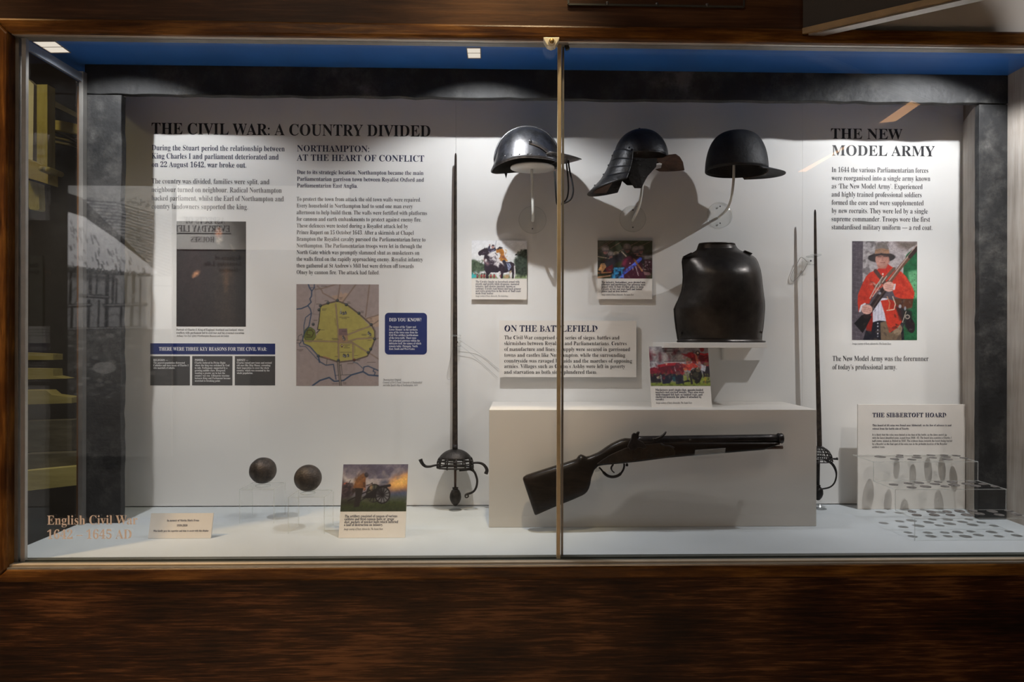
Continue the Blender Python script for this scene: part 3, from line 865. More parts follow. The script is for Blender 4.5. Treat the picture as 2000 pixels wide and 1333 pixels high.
def pic_infantry():
    c = Canvas(118, 82, (163, 97, 1175, 808), (58, 66, 42))
    c.vgrad(97, 420, (64, 70, 46), (46, 44, 36))
    c.poly([(163, 97), (330, 97), (163, 280)], (120, 112, 110), 0.8, 20)
    for a, b in (((163, 260), (420, 97)), ((320, 190), (480, 97)), ((400, 250), (640, 97)), ((530, 320), (960, 97)), ((860, 250), (1175, 97))): c.line([a, b], 17, (70, 58, 50)); c.line([a, b], 7, (142, 118, 96))
    for k in range(26):
        r = np.random.RandomState(k)
        c.ell(180 + r.rand() * 980, 400 + r.rand() * 340, 40 + r.rand() * 50, 30 + r.rand() * 40, [(66, 30, 38), (44, 34, 40), (70, 58, 60), (38, 34, 38)][k % 4], 0.8, r.rand() * 90, 8)
    # pikemen: helmets with brims and faces
    for x, y, r in ((312, 250, 70), (710, 222, 74), (872, 270, 76), (965, 240, 56), (410, 350, 50)):
        c.ell(x, y + 66, r * 0.6, 44, (126, 86, 80)); c.ell(x, y, r, r * 0.9, (104, 94, 92)); c.ell(x - r * .2, y - r * .25, r * 0.45, r * 0.35, (160, 148, 142), 0.7, 0, 10)
        c.line([(x - r * 1.3, y + r * 0.85), (x, y + r * 0.62), (x + r * 1.2, y + r * 0.55)], 16, (70, 62, 64))
    c.poly([(280, 500), (400, 430), (520, 400), (620, 420), (520, 500), (470, 560), (440, 640), (300, 600)], (46, 44, 50)); c.ell(505, 345, 56, 44, (140, 128, 112)); c.poly([(450, 380), (620, 330), (620, 480), (480, 520)], (40, 38, 44), 1, 4)
    c.poly([(180, 650), (230, 530), (300, 520), (325, 590), (260, 690)], (196, 146, 98)); c.poly([(310, 620), (440, 540), (450, 680), (350, 700)], (96, 28, 38))
    c.poly([(620, 560), (650, 430), (760, 380), (880, 420), (980, 520), (1060, 808), (600, 808), (640, 660)], (74, 30, 48)); c.poly([(600, 560), (640, 470), (720, 440), (680, 560)], (132, 44, 70), 1, 6)
    c.line([(950, 440), (830, 560), (660, 690), (560, 790)], 66, (72, 96, 214)); c.line([(930, 450), (700, 650)], 14, (120, 140, 240), 0.8); c.line([(600, 700), (560, 808)], 40, (110, 130, 236)); c.line([(620, 700), (640, 808)], 30, (90, 110, 226))
    c.poly([(470, 600), (660, 596), (640, 690), (560, 808), (405, 808), (455, 680)], (44, 132, 190)); c.blob(20, 0.55, (20, 40, 70), 6, (420, 640, 600, 808)); c.line([(480, 625), (640, 615)], 16, (110, 190, 230), 0.8)
    c.poly([(800, 360), (870, 350), (900, 400), (860, 450), (800, 430)], (36, 32, 36)); c.line([(610, 310), (690, 390)], 18, (196, 178, 160))
    c.line([(830, 440), (900, 540), (985, 660)], 30, (160, 112, 74)); c.line([(880, 375), (1175, 410)], 18, (150, 118, 100))
    c.poly([(985, 360), (1175, 370), (1175, 420), (1030, 460)], (132, 126, 128), 0.9, 6); c.poly([(1010, 450), (1175, 450), (1175, 690), (1040, 660)], (66, 32, 42)); c.blob(22, 0.6, (190, 180, 186), 31, (1010, 480, 1175, 640), 0.8); c.poly([(1000, 670), (1120, 690), (1160, 740), (1030, 740)], (128, 96, 100))
    for k in range(7): c.ell(868 + k * 8, 590 + k * 26, 9, 9, (226, 206, 210))
    c.ell(815, 630, 8, 20, (210, 190, 196)); c.ell(762, 522, 10, 10, (220, 196, 180))
    c.poly([(163, 690), (420, 680), (430, 700), (163, 720)], (170, 120, 84)); c.poly([(163, 770), (410, 740), (410, 760), (163, 808)], (184, 140, 108)); c.line([(170, 400), (380, 435)], 14, (160, 140, 118))
    c.dabs(120, (170, 300, 1170, 790), [(30, 26, 32), (84, 60, 62), (120, 104, 100), (64, 28, 38), (50, 44, 52)], 11, 61, 0.5, 2.2)
    c.dabs(24, (430, 610, 660, 800), [(20, 60, 110), (96, 180, 220), (30, 36, 60)], 10, 62, 0.6, 2.4)
    c.dabs(26, (1000, 470, 1170, 640), [(196, 188, 190), (60, 36, 44), (120, 104, 108)], 8, 63, 0.6)
    c.dabs(30, (620, 560, 1040, 800), [(92, 42, 62), (54, 22, 36)], 14, 64, 0.45)
    c.mottle(32, 0.14, 12)
    c.grit(0.07, 5)
    c.img = np.clip(c.img * 1.05, 0, 1)
    return c

def pic_musketeers():
    c = Canvas(126, 82, (75, 90, 1205, 855), (150, 146, 152))
    c.blob(9, 0.5, (196, 194, 200), 2, (75, 90, 1205, 500), 0.8); c.blob(12, 0.58, (120, 116, 124), 7, (75, 90, 1205, 480), 0.8)
    c.poly([(75, 780), (1205, 760), (1205, 855), (75, 855)], (122, 138, 52), 1, 8); c.poly([(690, 640), (1205, 660), (1205, 800), (690, 790)], (142, 156, 62), 1, 14)
    c.blob(22, 0.6, (84, 96, 36), 14, (75, 770, 1205, 855), 0.7)
    redl, redd = (170, 40, 52), (104, 26, 42)
    for x, y, w, h in ((100, 260, 40, 90), (280, 300, 36, 70), (450, 330, 20, 50), (560, 200, 26, 40)): c.ell(x, y, w, h, redd, 0.9, 0, 6)
    # front rank from left to right
    c.poly([(75, 520), (160, 490), (250, 520), (260, 620), (75, 630)], (128, 34, 54)); c.poly([(75, 620), (260, 610), (280, 780), (90, 790)], (36, 34, 44))
    c.poly([(230, 460), (380, 425), (560, 415), (690, 430), (720, 560), (700, 640), (560, 650), (300, 640), (240, 540)], redd); c.line([(250, 470), (420, 440), (590, 430)], 46, redl); c.ell(610, 460, 50, 55, (120, 48, 62))
    c.poly([(290, 620), (700, 620), (690, 800), (560, 815), (540, 680), (430, 800), (300, 810)], (34, 38, 56)); c.line([(545, 490), (560, 570)], 18, (190, 180, 180)); c.poly([(490, 680), (540, 670), (560, 770), (500, 760)], (40, 84, 92)); c.ell(235, 690, 38, 26, (180, 168, 150)); c.ell(330, 690, 24, 40, (120, 40, 56)); c.poly([(560, 570), (680, 560), (650, 640), (560, 640)], (112, 66, 70))
    c.poly([(700, 450), (830, 430), (900, 400), (1000, 480), (960, 520), (880, 500), (840, 560), (760, 540), (700, 480)], (196, 68, 56)); c.line([(690, 440), (800, 470), (860, 450)], 40, (204, 76, 62)); c.poly([(700, 510), (770, 520), (760, 560), (710, 545)], (212, 128, 70))
    c.poly([(840, 560), (960, 490), (1040, 560), (1060, 660), (1000, 780), (940, 810), (880, 760), (860, 660)], (30, 28, 26)); c.ell(985, 540, 46, 50, (96, 84, 66)); c.ell(940, 640, 60, 50, (62, 58, 44)); c.poly([(690, 760), (800, 730), (830, 770), (700, 785)], (22, 22, 24)); c.line([(770, 590), (780, 720)], 34, (120, 110, 106)); c.line([(835, 620), (850, 800)], 42, (52, 48, 46))
    c.ell(810, 395, 44, 38, (150, 106, 96)); c.ell(812, 362, 62, 20, (176, 164, 144)); c.ell(815, 335, 40, 36, (166, 154, 134))
    # rear rank
    c.poly([(680, 215), (780, 250), (830, 205), (900, 205), (945, 250), (960, 340), (900, 420), (860, 330), (800, 290), (700, 255)], (168, 32, 48)); c.poly([(860, 330), (960, 260), (1000, 430), (900, 420)], (130, 24, 40)); c.ell(975, 340, 22, 110, (196, 122, 96), 1, -8); c.ell(700, 140, 52, 48, (208, 192, 186)); c.ell(745, 170, 60, 40, (150, 148, 164), 0.7, 0, 14)
    c.poly([(1030, 215), (1090, 240), (1205, 225), (1205, 420), (1060, 440), (1000, 330)], (110, 26, 42)); c.line([(1040, 230), (1120, 250), (1205, 235)], 36, (186, 44, 56)); c.ell(1085, 150, 40, 44, (150, 42, 50)); c.ell(1000, 220, 40, 46, (60, 50, 46)); c.ell(1000, 215, 20, 22, (206, 196, 180))
    c.poly([(1060, 440), (1205, 420), (1205, 680), (1080, 680)], (42, 34, 44)); c.ell(1150, 430, 56, 36, (112, 88, 66)); c.poly([(1055, 435), (1140, 470), (1115, 580), (1035, 540)], (196, 198, 208)); c.line([(1108, 680), (1108, 800)], 16, (190, 150, 50))
    # smoke puffs and muskets
    for x, y, rx, ry in ((375, 300, 66, 72), (680, 300, 70, 62), (205, 320, 40, 50), (170, 190, 60, 70)): c.ell(x, y, rx, ry, (200, 192, 192), 0.95, 0, 10)
    c.line([(350, 183), (650, 178)], 13, (60, 50, 58)); c.line([(360, 400), (740, 396)], 20, (176, 160, 160)); c.line([(360, 385), (740, 380)], 9, (80, 58, 62)); c.line([(75, 378), (190, 376)], 8, (90, 90, 110)); c.ell(395, 430, 18, 22, (206, 160, 140))
    c.dabs(90, (85, 430, 720, 650), [(150, 36, 50), (84, 24, 38), (120, 30, 44), (60, 40, 50), (196, 60, 64)], 14, 71, 0.55, 2.2)
    c.dabs(90, (85, 610, 1200, 800), [(28, 28, 40), (60, 54, 56), (110, 100, 92), (150, 160, 70), (40, 30, 34)], 12, 72, 0.6, 1.8)
    c.dabs(70, (690, 200, 1200, 520), [(186, 44, 54), (120, 28, 42), (70, 40, 44), (206, 96, 76), (54, 44, 46)], 12, 73, 0.5, 2.2)
    c.dabs(60, (80, 95, 700, 380), [(206, 202, 208), (120, 116, 126), (176, 172, 180), (132, 60, 70)], 16, 74, 0.4, 1.6)
    c.dabs(14, (560, 420, 1000, 640), [(206, 160, 130), (190, 180, 176)], 8, 75, 0.8, 1.5)
    c.mottle(36, 0.13, 5)
    c.grit(0.06, 6)
    return c

def pic_artillery():
    c = Canvas(126, 90, (110, 88, 1200, 853), (120, 112, 124))
    c.vgrad(88, 420, (104, 98, 116), (172, 162, 162))
    c.blob(6, 0.5, (84, 80, 100), 4, (110, 88, 1200, 330), 0.8); c.blob(8, 0.56, (152, 142, 142), 10, (110, 150, 1200, 430), 0.6); c.ell(250, 350, 140, 70, (206, 196, 192), 0.8, 0, 40); c.ell(560, 200, 90, 60, (76, 70, 84), 0.8, 0, 20)
    c.poly([(900, 470), (1200, 460), (1200, 650), (900, 650)], (72, 82, 110), 1, 12); c.vgrad(560, 660, (92, 98, 116), (96, 98, 104), 0.35)
    # fire from the muzzle
    c.poly([(900, 410), (1000, 330), (1200, 255), (1200, 460), (1060, 480), (930, 490)], (214, 120, 70), 0.95, 22); c.poly([(930, 420), (1050, 340), (1200, 280), (1200, 440), (980, 470)], (240, 178, 84), 0.9, 20); c.ell(1090, 380, 90, 40, (250, 214, 130), 0.8, -20, 20)
    c.poly([(110, 650), (1200, 640), (1200, 853), (110, 853)], (58, 68, 40), 1, 16); c.vgrad(720, 853, (60, 68, 40), (44, 50, 34), 0.7); c.blob(30, 0.58, (42, 50, 30), 17, (110, 660, 1200, 853), 0.6)
    # people in the distance at left
    c.poly([(110, 330), (170, 400), (300, 420), (310, 560), (240, 640), (110, 640)], (44, 36, 42), 0.95, 10); c.blob(20, 0.55, (90, 60, 60), 22, (110, 400, 300, 600), 0.5); c.ell(170, 400, 34, 12, (190, 96, 70), 0.8, -20); c.line([(215, 420), (250, 350)], 9, (40, 34, 38)); c.line([(180, 400), (290, 410)], 10, (40, 34, 38)); c.poly([(110, 680), (340, 660), (360, 730), (110, 740)], (36, 32, 28), 0.9, 10)
    # gun carriage
    d = (30, 26, 30)
    c.ell(650, 560, 130, 150, d); c.ell(650, 560, 112, 132, (80, 82, 72)); c.ell(590, 650, 80, 70, (70, 72, 56), 0.8, 0, 10)
    for k in range(12): c.line([(650, 560), (650 + 120 * cos(k * pi / 6), 560 + 140 * sin(k * pi / 6))], 13, d)
    c.poly([(450, 640), (640, 500), (820, 440), (900, 418), (912, 440), (840, 480), (780, 620), (640, 640)], d); c.line([(720, 470), (905, 435)], 40, d); c.ell(905, 436, 12, 22, (52, 40, 42))
    c.ell(795, 590, 128, 140, d); c.ell(795, 590, 106, 118, (112, 112, 116)); c.poly([(690, 600), (900, 600), (900, 720), (690, 720)], (68, 76, 56), 0.0)
    for k in range(12): c.line([(795, 590), (795 + 118 * cos(k * pi / 6 + .2), 590 + 130 * sin(k * pi / 6 + .2))], 14, d)
    c.ell(795, 590, 26, 28, d); c.ell(750, 540, 70, 80, d, 0.85, 0, 10)
    c.line([(230, 680), (470, 560), (620, 500)], 20, d); c.line([(420, 690), (640, 560)], 14, d); c.line([(520, 440), (615, 400)], 10, d); c.ell(612, 400, 10, 12, d); c.ell(598, 465, 12, 26, (220, 170, 120), 0.9, -10, 5); c.poly([(735, 400), (770, 360), (830, 340), (890, 370), (880, 420), (760, 420)], (72, 76, 96), 0.9, 8)
    # gunner
    c.poly([(300, 470), (330, 380), (380, 280), (450, 235), (510, 250), (500, 330), (505, 440), (470, 490), (320, 480)], (116, 76, 48)); c.poly([(330, 470), (350, 380), (400, 290), (440, 260), (430, 470)], (140, 94, 56), 0.7, 20)
    c.ell(510, 265, 34, 40, (34, 28, 32), 1, -20); c.line([(480, 400), (490, 500)], 40, (86, 56, 42)); c.ell(482, 490, 26, 22, (150, 104, 84))
    c.poly([(330, 475), (470, 480), (450, 600), (420, 770), (330, 785), (345, 600)], (40, 34, 34)); c.ell(310, 520, 26, 40, (48, 38, 36))
    c.dabs(50, (120, 400, 320, 640), [(60, 46, 52), (110, 84, 84), (34, 28, 32)], 10, 81, 0.5)
    c.dabs(60, (115, 95, 1195, 330), [(96, 90, 110), (134, 126, 138), (84, 80, 98)], 26, 82, 0.3, 2.4)
    c.dabs(26, (320, 260, 500, 470), [(150, 104, 64), (92, 60, 40)], 10, 83, 0.5)
    c.mottle(34, 0.09, 6)
    c.grit(0.04, 7)
    return c

def pic_mural():
    """line drawing of a thatched cottage, as the glass mirrors it"""
    c = Canvas(170, 420, (450, -40, 1130, 1700), (170, 170, 170))
    c.poly([(450, -40), (1130, -40), (1130, 520), (980, 440), (450, 60)], (158, 158, 158))
    # tiled roof beyond
    c.poly([(450, 20), (640, 60), (1130, 190), (1130, 500), (980, 440), (760, 250), (450, 60)], (150, 150, 152))
    for k in range(22):
        y = 20 + k * 21
        c.line([(450 + k * 24, y + 30 + k * 2), (760 + k * 8, y + 50 + k), (1130, y + 150)], 7, (70, 70, 74), 0.8)
    c.blob(40, 0.56, (80, 80, 84), 3, (560, 40, 1130, 480), 0.6)
    c.poly([(450, 10), (540, 40), (960, 440), (940, 470), (560, 160), (450, 130)], (52, 50, 52))
    # thatch
    c.poly([(450, 135), (560, 165), (760, 300), (930, 430), (1040, 520), (960, 545), (740, 520), (560, 490), (450, 470)], (226, 226, 230))
    r = np.random.RandomState(5)
    for k in range(150):
        x, y = 455 + r.rand() * 520, 160 + r.rand() * 340
        if y > 150 + (x - 450) * 0.66: c.line([(x, y), (x + 5 + r.rand() * 8, y + 18 + r.rand() * 16)], 5, (60, 60, 64), 0.8)
    for k in range(60):
        x = 455 + k * 9; c.line([(x, 478 + r.rand() * 20 + k * .6), (x - 8, 520 + k * .4)], 7, (46, 46, 48))
    # timber framed wall
    c.poly([(450, 520), (960, 545), (960, 880), (450, 890)], (158, 158, 160)); c.poly([(960, 545), (1130, 540), (1130, 880), (960, 880)], (196, 196, 196))
    for x, y0, y1, w in ((472, 520, 720, 20), (520, 528, 690, 12), (600, 530, 660, 22), (642, 530, 655, 10), (708, 530, 870, 26), (748, 530, 720, 16), (770, 560, 730, 12), (830, 550, 720, 18), (880, 545, 730, 20), (925, 560, 860, 14), (590, 700, 880, 18), (655, 700, 870, 12), (480, 750, 880, 16), (800, 740, 870, 16), (870, 740, 870, 22), (1000, 560, 870, 8)):
        c.line([(x, y0), (x - 5, y1)], w, (48, 47, 49), 0.9, 1.6)
    for x0, y0, x1, y1 in ((540, 668, 712, 678), (450, 735, 600, 728), (690, 732, 960, 722), (450, 885, 960, 872)):
        c.line([(x0, y0), (x1, y1)], 24, (60, 58, 60), 0.9, 1.5); c.line([(x0, y0 - 3), (x1, y1 - 3)], 9, (150, 150, 152), 0.9, 1.5)
    c.poly([(450, 520), (600, 530), (760, 540), (760, 570), (450, 560)], (66, 64, 66), 0.7, 8)
    c.dabs(120, (455, 540, 955, 880), [(90, 88, 90), (180, 180, 182), (60, 58, 60)], 5, 91, 0.5, 4.0)
    c.line([(1000, 600), (1130, 605)], 8, (140, 140, 140)); c.line([(975, 680), (1000, 560), (1060, 500)], 7, (140, 140, 142))
    # rubble stone base
    c.poly([(450, 890), (1130, 880), (1130, 1330), (450, 1340)], (96, 95, 94))
    for k in range(200):
        x, y = 455 + r.rand() * 660, 900 + r.rand() * 430
        w, h = 18 + r.rand() * 26, 10 + r.rand() * 12
        c.ell(x, y, w, h, (92, 92, 92), 0.8); c.ell(x, y, w - 6, h - 5, [(116, 114, 112), (98, 96, 95), (140, 138, 136)][k % 3])
    c.ell(690, 1130, 75, 38, (176, 174, 172)); c.ell(690, 1060, 42, 34, (110, 110, 108))
    c.poly([(450, 1335), (1130, 1330), (1130, 1700), (450, 1700)], (96, 94, 92))
    for k in range(30):
        y = 1345 + k * 12; c.line([(450, y), (1130, y - 8 + 14 * r.rand())], 4, (56, 54, 54), 0.6)
    return c

# ------------------------------------------------------------------ the case: floor, ceiling, painted timbers, side glass, wooden frame
ZF = P(600, 990, 0).z                     # case floor
ZC = P(640, 131, -0.187).z                # case ceiling
XL = -1.2225                               # glass side of the case
XR = P(1968, 600, -0.187).x                # boarded side of the case

def structure(name, mb, mat, label=None, mods=()):
    o = build(name, mb, mat, None, (sum(v[0] for v in mb.v) / len(mb.v), sum(v[1] for v in mb.v) / len(mb.v), min(v[2] for v in mb.v)), label, mods, 'structure')
    return o

structure('floor', MB().box((XL - 0.01, -0.497, ZF - 0.03), (XR + 0.03, 0.02, ZF)), 'case_floor', 'pale blue-grey painted floor of the display case')
structure('ceiling', MB().box((XL - 0.10, -0.52, ZC), (XR + 0.05, 0.02, ZC + 0.02)), 'blue', 'dark blue painted ceiling of the display case')
structure('wall_right', MB().box((XR, -0.53, ZF - 0.03), (XR + 0.025, 0.02, ZC)), 'weathered', 'grey weathered board at the right end of the case')

def rough_edge(a, b, n, amp, normal):
    a, b, normal = Vector(a), Vector(b), Vector(normal)
    out = []
    for i in range(n + 1):
        t = i / n
        out.append(a.lerp(b, t) + normal * (amp * (random.random() - 0.5) * 2 * (0.25 if i in (0, n) else 1)))
    return out

YB = -0.187
zb = P(640, 187.5, YB).z
mb = MB().prism(rough_edge((XL, YB, zb), (XR, YB, zb), 60, 0.0022, (0, 0, 1)) + [Vector((XR, YB, ZC)), Vector((XL, YB, ZC))], (0, 0.022, 0))
structure('trim_1', mb, 'timber', 'black painted timber across the top of the case', [BEV(0.0012, 1)])
xa, xb = XL + 0.002, P(236, 500, YB).x
mb = MB().prism([Vector((xa, YB + 0.001, ZF)), Vector((xb, YB + 0.001, ZF))] + rough_edge((xb, YB + 0.001, ZF + .01), (xb, YB + 0.001, zb - .003), 36, 0.0025, (1, 0, 0)) + [Vector((xa, YB + 0.001, zb - .003))], (0, 0.022, 0))
structure('trim_2', mb, 'timber', 'black painted timber upright at the left of the panels', [BEV(0.0012, 1)])
xa, xb = P(1913, 600, YB).x, XR
y0 = YB + 0.001
mb = MB().prism([Vector((xb, y0, zb - .003)), Vector((xb, y0, ZF)), Vector((xa, y0, ZF))] + rough_edge((xa, y0, ZF + .01), (xa, y0, zb - .003), 36, 0.0015, (1, 0, 0)), (0, 0.02, 0))
structure('trim_3', mb, 'timber', 'black painted timber upright at the right of the panels', [BEV(0.0012, 1)])
xc = P(1881, 600, -0.015).x
mb = MB().hexa([(xa + .001, YB + .022, ZF), (xa + .013, YB + .022, ZF), (xc + .012, -0.012, ZF), (xc, -0.012, ZF)], [(xa + .001, YB + .022, zb), (xa + .013, YB + .022, zb), (xc + .012, -0.012, zb), (xc, -0.012, zb)])
structure('trim_4', mb, 'weathered', 'grey streaky return board beside the right black timber')

# glass end wall at the left with its metal bar and post
win = bpy.data.objects.new('window_1', None); COL.objects.link(win); win.location = (XL, -0.3, ZF); win['kind'] = 'structure'
build('pane', MB().box((XL - 0.003, -0.50, ZF), (XL + 0.003, -0.19, 2.15)), 'side_glass', win)
z0, z1 = P(100, 122, PX(100, XL, 122)).z, P(100, 106, PX(100, XL, 106)).z
z0, z1 = 1.40 + 0.7195, 1.40 + 0.742
build('top_bar', MB().box((XL - 0.003, -0.512, z0), (XL + 0.004, -0.190, z1)), 'alu_blue', win)
build('corner_post', MB().box((XL - 0.004, -0.205, ZF), (XL + 0.0075, -0.188, z1 + .006)), 'alu', win)
q0, q1 = P(150, 600, -0.168), P(163.5, 600, -0.168)
structure('trim_5', MB().box((q0.x, -0.168, ZF - 0.1), (q1.x, -0.14, z0)), 'brown_wood', 'brown wooden post just outside the glass end of the case')

# wooden frame round the opening, mitred
YF = -0.545
def wp(px, py, y=YF):
    q = P(px, py, y); return Vector((q.x, y, q.z))
def zat(py, y, px=1000): return P(px, py, y).z
Zt1, Zt0 = zat(47, YF), zat(75, YF)
Zs1, Zs0 = zat(1107, YF), zat(1133, YF)
Xi = P(13, 600, YF).x; Xo = Xi - (Zt1 - Zt0); XE = 2.2
structure('trim_6', MB().prism([Vector((Xo, YF, Zt1)), Vector((Xi, YF, Zt0)), Vector((XE, YF, Zt0)), Vector((XE, YF, Zt1))], (0, 0.05, 0)), 'rail_wood', 'varnished wooden rail along the top of the case', [BEV(0.006, 3)])
structure('trim_7', MB().prism([Vector((Xo, YF, Zt1)), Vector((Xo, YF, Zs0)), Vector((Xi, YF, Zs1)), Vector((Xi, YF, Zt0))], (0, 0.05, 0)), 'stile_wood', 'varnished wooden stile at the left of the case', [BEV(0.006, 3)])
structure('trim_8', MB().prism([Vector((Xo, YF, Zs0)), Vector((XE, YF, Zs0)), Vector((XE, YF, Zs1)), Vector((Xi, YF, Zs1))], (0, 0.05, 0)), 'rail_wood', 'varnished wooden sill along the bottom of the case', [BEV(0.006, 3)])
structure('wall_front', MB().box((-2.0, -0.537, 0), (XE, -0.50, Zs0 + 0.004)), 'panel_wood', 'dark stained wooden panel below the case')
XD = P(1590, 40, -0.537).x
structure('wall_left', MB().box((-2.0, -0.537, Zs0 + 0.004), (Xo + 0.004, -0.50, Zt1 - 0.004)), 'panel_wood', 'dark stained wooden panel left of the case')
structure('wall_upper', MB().box((-2.0, -0.537, Zt1 - 0.004), (XD, -0.49, 2.9)), 'fascia_wood', 'dark stained wooden fascia above the case')
structure('wall_plaster', MB().box((XD, -0.527, Zt1 - 0.004), (XE, -0.49, 2.9)), 'plaster', 'warm grey plaster wall behind the open hatch')

# metal channels the glass runs in
mb = MB().box((Xi, -0.533, zat(80.5, -0.533)), (XE, -0.50, Zt0 + .002))
structure('trim_9', mb, 'alu', 'aluminium runner along the top of the glass', [BEV(0.0015, 1)])
mb = MB().box((Xi, -0.522, zat(85.0, -0.522)), (XE, -0.503, zat(79.5, -0.522)))
structure('trim_10', mb, 'alu_dark', 'lower lip of the aluminium runner')
mb = MB().box((Xi, -0.523, zat(1094.0, -0.523)), (XE, -0.494, ZF - 0.031)).box((Xi, -0.516, ZF - 0.031), (XE, -0.4975, zat(1089.5, -0.516)))
structure('trim_11', mb, 'track', 'dark green-black bottom channel of the glass')
mb = MB().box((Xi, -0.536, Zs1 - .004), (XE, -0.517, zat(1098.0, -0.536)))
structure('trim_12', mb, 'sill_metal', 'pale metal sill strip below the glass', [BEV(0.0012, 1)])
mb = MB().box((Xi, -0.5425, Zs1 - .004), (XE, -0.530, zat(1104.2, -0.5425)))
structure('trim_14', mb, 'alu', 'thin grey metal lip on the wooden sill')
mb = MB().box((P(20, 600, -0.520).x, -0.520, zat(1098, -0.52)), (P(35.5, 600, -0.520).x, -0.5, Zt0))
structure('trim_13', mb, 'alu_dark', 'dull metal jamb at the left of the glass')

# ------------------------------------------------------------------ the two sliding panes
lp = thing('sliding_glass_pane', 'left sliding glass pane lettered English Civil War, running behind the wooden frame', 'glass pane', (P(560, 1095, -0.512).x, -0.512, zat(1095, -0.512)), 'sliding panes of the case front')
a, b = P(44, 600, -0.512).x, P(1094, 600, -0.512).x
gz0, gz1 = zat(1096, -0.512), zat(82, -0.512)
build('glass', MB().box((a, -0.515, gz0), (b, -0.510, gz1)), 'glass', lp)
build('edge_frame', MB().box((P(41, 600, -0.517).x, -0.517, gz0), (P(49.5, 600, -0.517).x, -0.508, gz1)), 'alu', lp, label='grey metal edge strip')
mb = MB().box((P(1088, 600, -0.519).x, -0.519, gz0), (P(1095.6, 600, -0.519).x, -0.506, gz1))
build('meeting_stile', mb, 'gold', lp, label='bronze metal edge strip at the middle of the case', mods=[BEV(0.001, 1)])
mb = MB()
wall_line(mb, 'English Civil War', 'b', 92, 268.5, 1025.5, 17.2, -0.5156, 4)
wall_line(mb, '1642 – 1645 AD', 'b', 92, 257, 1053.5, 17.2, -0.5156, 4)
build('lettering', mb, 'vinyl', lp, label='pale pink lettering on the glass')
rp = thing('sliding_glass_pane', 'right sliding glass pane in front of the gun and the coin steps', 'glass pane', (P(1560, 1095, -0.503).x, -0.503, zat(1095, -0.503)), 'sliding panes of the case front')
a, b = P(1092, 600, -0.503).x, 1.75
build('glass', MB().box((a, -0.5055, gz0), (b, -0.5005, gz1)), 'glass', rp)
build('meeting_stile', MB().box((P(1096.9, 600, -0.508).x, -0.508, gz0), (P(1101, 600, -0.508).x, -0.499, gz1)), 'alu_dark', rp, label='dull metal edge strip behind the bronze one')
build('stop_block', MB().bar(P(1105, 86, -0.512), P(1109, 97, -0.512), 0.009, 0.009), 'rubber', rp, label='small black stop block')

lk = thing('pane_lock', 'cream showcase lock with a brass key barrel at the top of the middle strip', 'lock', P(1077, 96, -0.528), None)
pts = [P(x, y, -0.548) for x, y in ((1061, 72.5), (1093, 72.5), (1091.5, 78), (1085, 88.5), (1077, 91.5), (1069, 88.5), (1062.5, 78))]
build('lock_body', MB().prism(pts, (0, 0.022, 0)), 'cream', lk, mods=[BEV(0.0015, 2)])
c = P(1077.5, 81, -0.549)
build('barrel_ring', MB().lathe(c, [(0.0072, -0.003), (0.0086, -0.001), (0.0086, 0.002)], 'y', 28), 'cream', lk)
kb = build('key_barrel', MB().lathe(c, [(0.0, -0.0042), (0.0058, -0.0040), (0.0062, -0.003), (0.0062, 0.002)], 'y', 28), 'brass', lk, label='brass key barrel')
build('keyhole', MB().box((c.x - 0.0007, c.y - 0.0048, c.z - 0.0035), (c.x + 0.0007, c.y - 0.0035, c.z + 0.0035)), 'rubber', kb)
build('lock_bolt', MB().lathe(P(1077.5, 94.5, -0.535), [(0.0, -0.001), (0.0052, 0), (0.0052, 0.010)], 'z', 20), 'alu', lk)

# recessed lights in the blue ceiling
def recessed_light(pts, label):
    w = [PZ(x, y, ZC) for x, y in pts]
    c = sum(w, Vector()) / 4
    t = thing('recessed_light', label, 'light', (c.x, c.y, ZC - 0.001), 'recessed lights in the blue ceiling')
    top = [Vector((p.x, p.y, ZC - 0.0012)) for p in w]
    build('light_panel', MB().prism(top, (0, 0, 0.001)), 'lamp_face', t)
    rim = MB()
    for i in range(4):
        rim.bar(top[i] - Vector((0, 0, .0004)), top[(i + 1) % 4] - Vector((0, 0, .0004)), 0.002, 0.002)
    build('rim', rim, 'lamp_edge', t)
    build('divider', MB().bar((top[0] + top[3]) / 2, (top[1] + top[2]) / 2, 0.0015, 0.0016), 'lamp_edge', t)
recessed_light([(62.5, 79.5), (107.5, 79.5), (138, 101.5), (99, 102)], 'slanting lit ceiling panel at the far left corner of the case')
recessed_light([(911.5, 92.5), (938.5, 92.5), (939, 112.5), (914, 112.5)], 'small square lit ceiling panel near the middle of the case')

# ------------------------------------------------------------------ above the case: hatch and opened flap
h = thing('access_hatch', 'dark flush hatch with three bolts above the middle of the case', 'hatch', P(1280, 12, -0.5385))
za, zb2 = P(1280, 12, -0.5385).z, P(1280, 12, -0.5385).z + 0.16
xa, xb = P(1110, 10, -0.5385).x, P(1452, 10, -0.5385).x
build('hatch_panel', MB().box((xa, -0.541, za), (xb, -0.535, zb2)), 'fascia_wood', h, mods=[BEV(0.001, 1)])
mb = MB()
for p, q in (((xa, za), (xb, za)), ((xa, za), (xa, zb2)), ((xb, za), (xb, zb2))):
    mb.bar((p[0], -0.5405, p[1]), (q[0], -0.5405, q[1]), 0.004, 0.004)
build('hatch_border', mb, 'rubber', h, label='black border of the hatch')
for x in (1186, 1283, 1381):
    build('bolt', MB().ball(P(x, 6 + (x - 1186) * 0.02, -0.542), 0.0042, 0.003, 0.0042, 12, 8), 'screw', h)

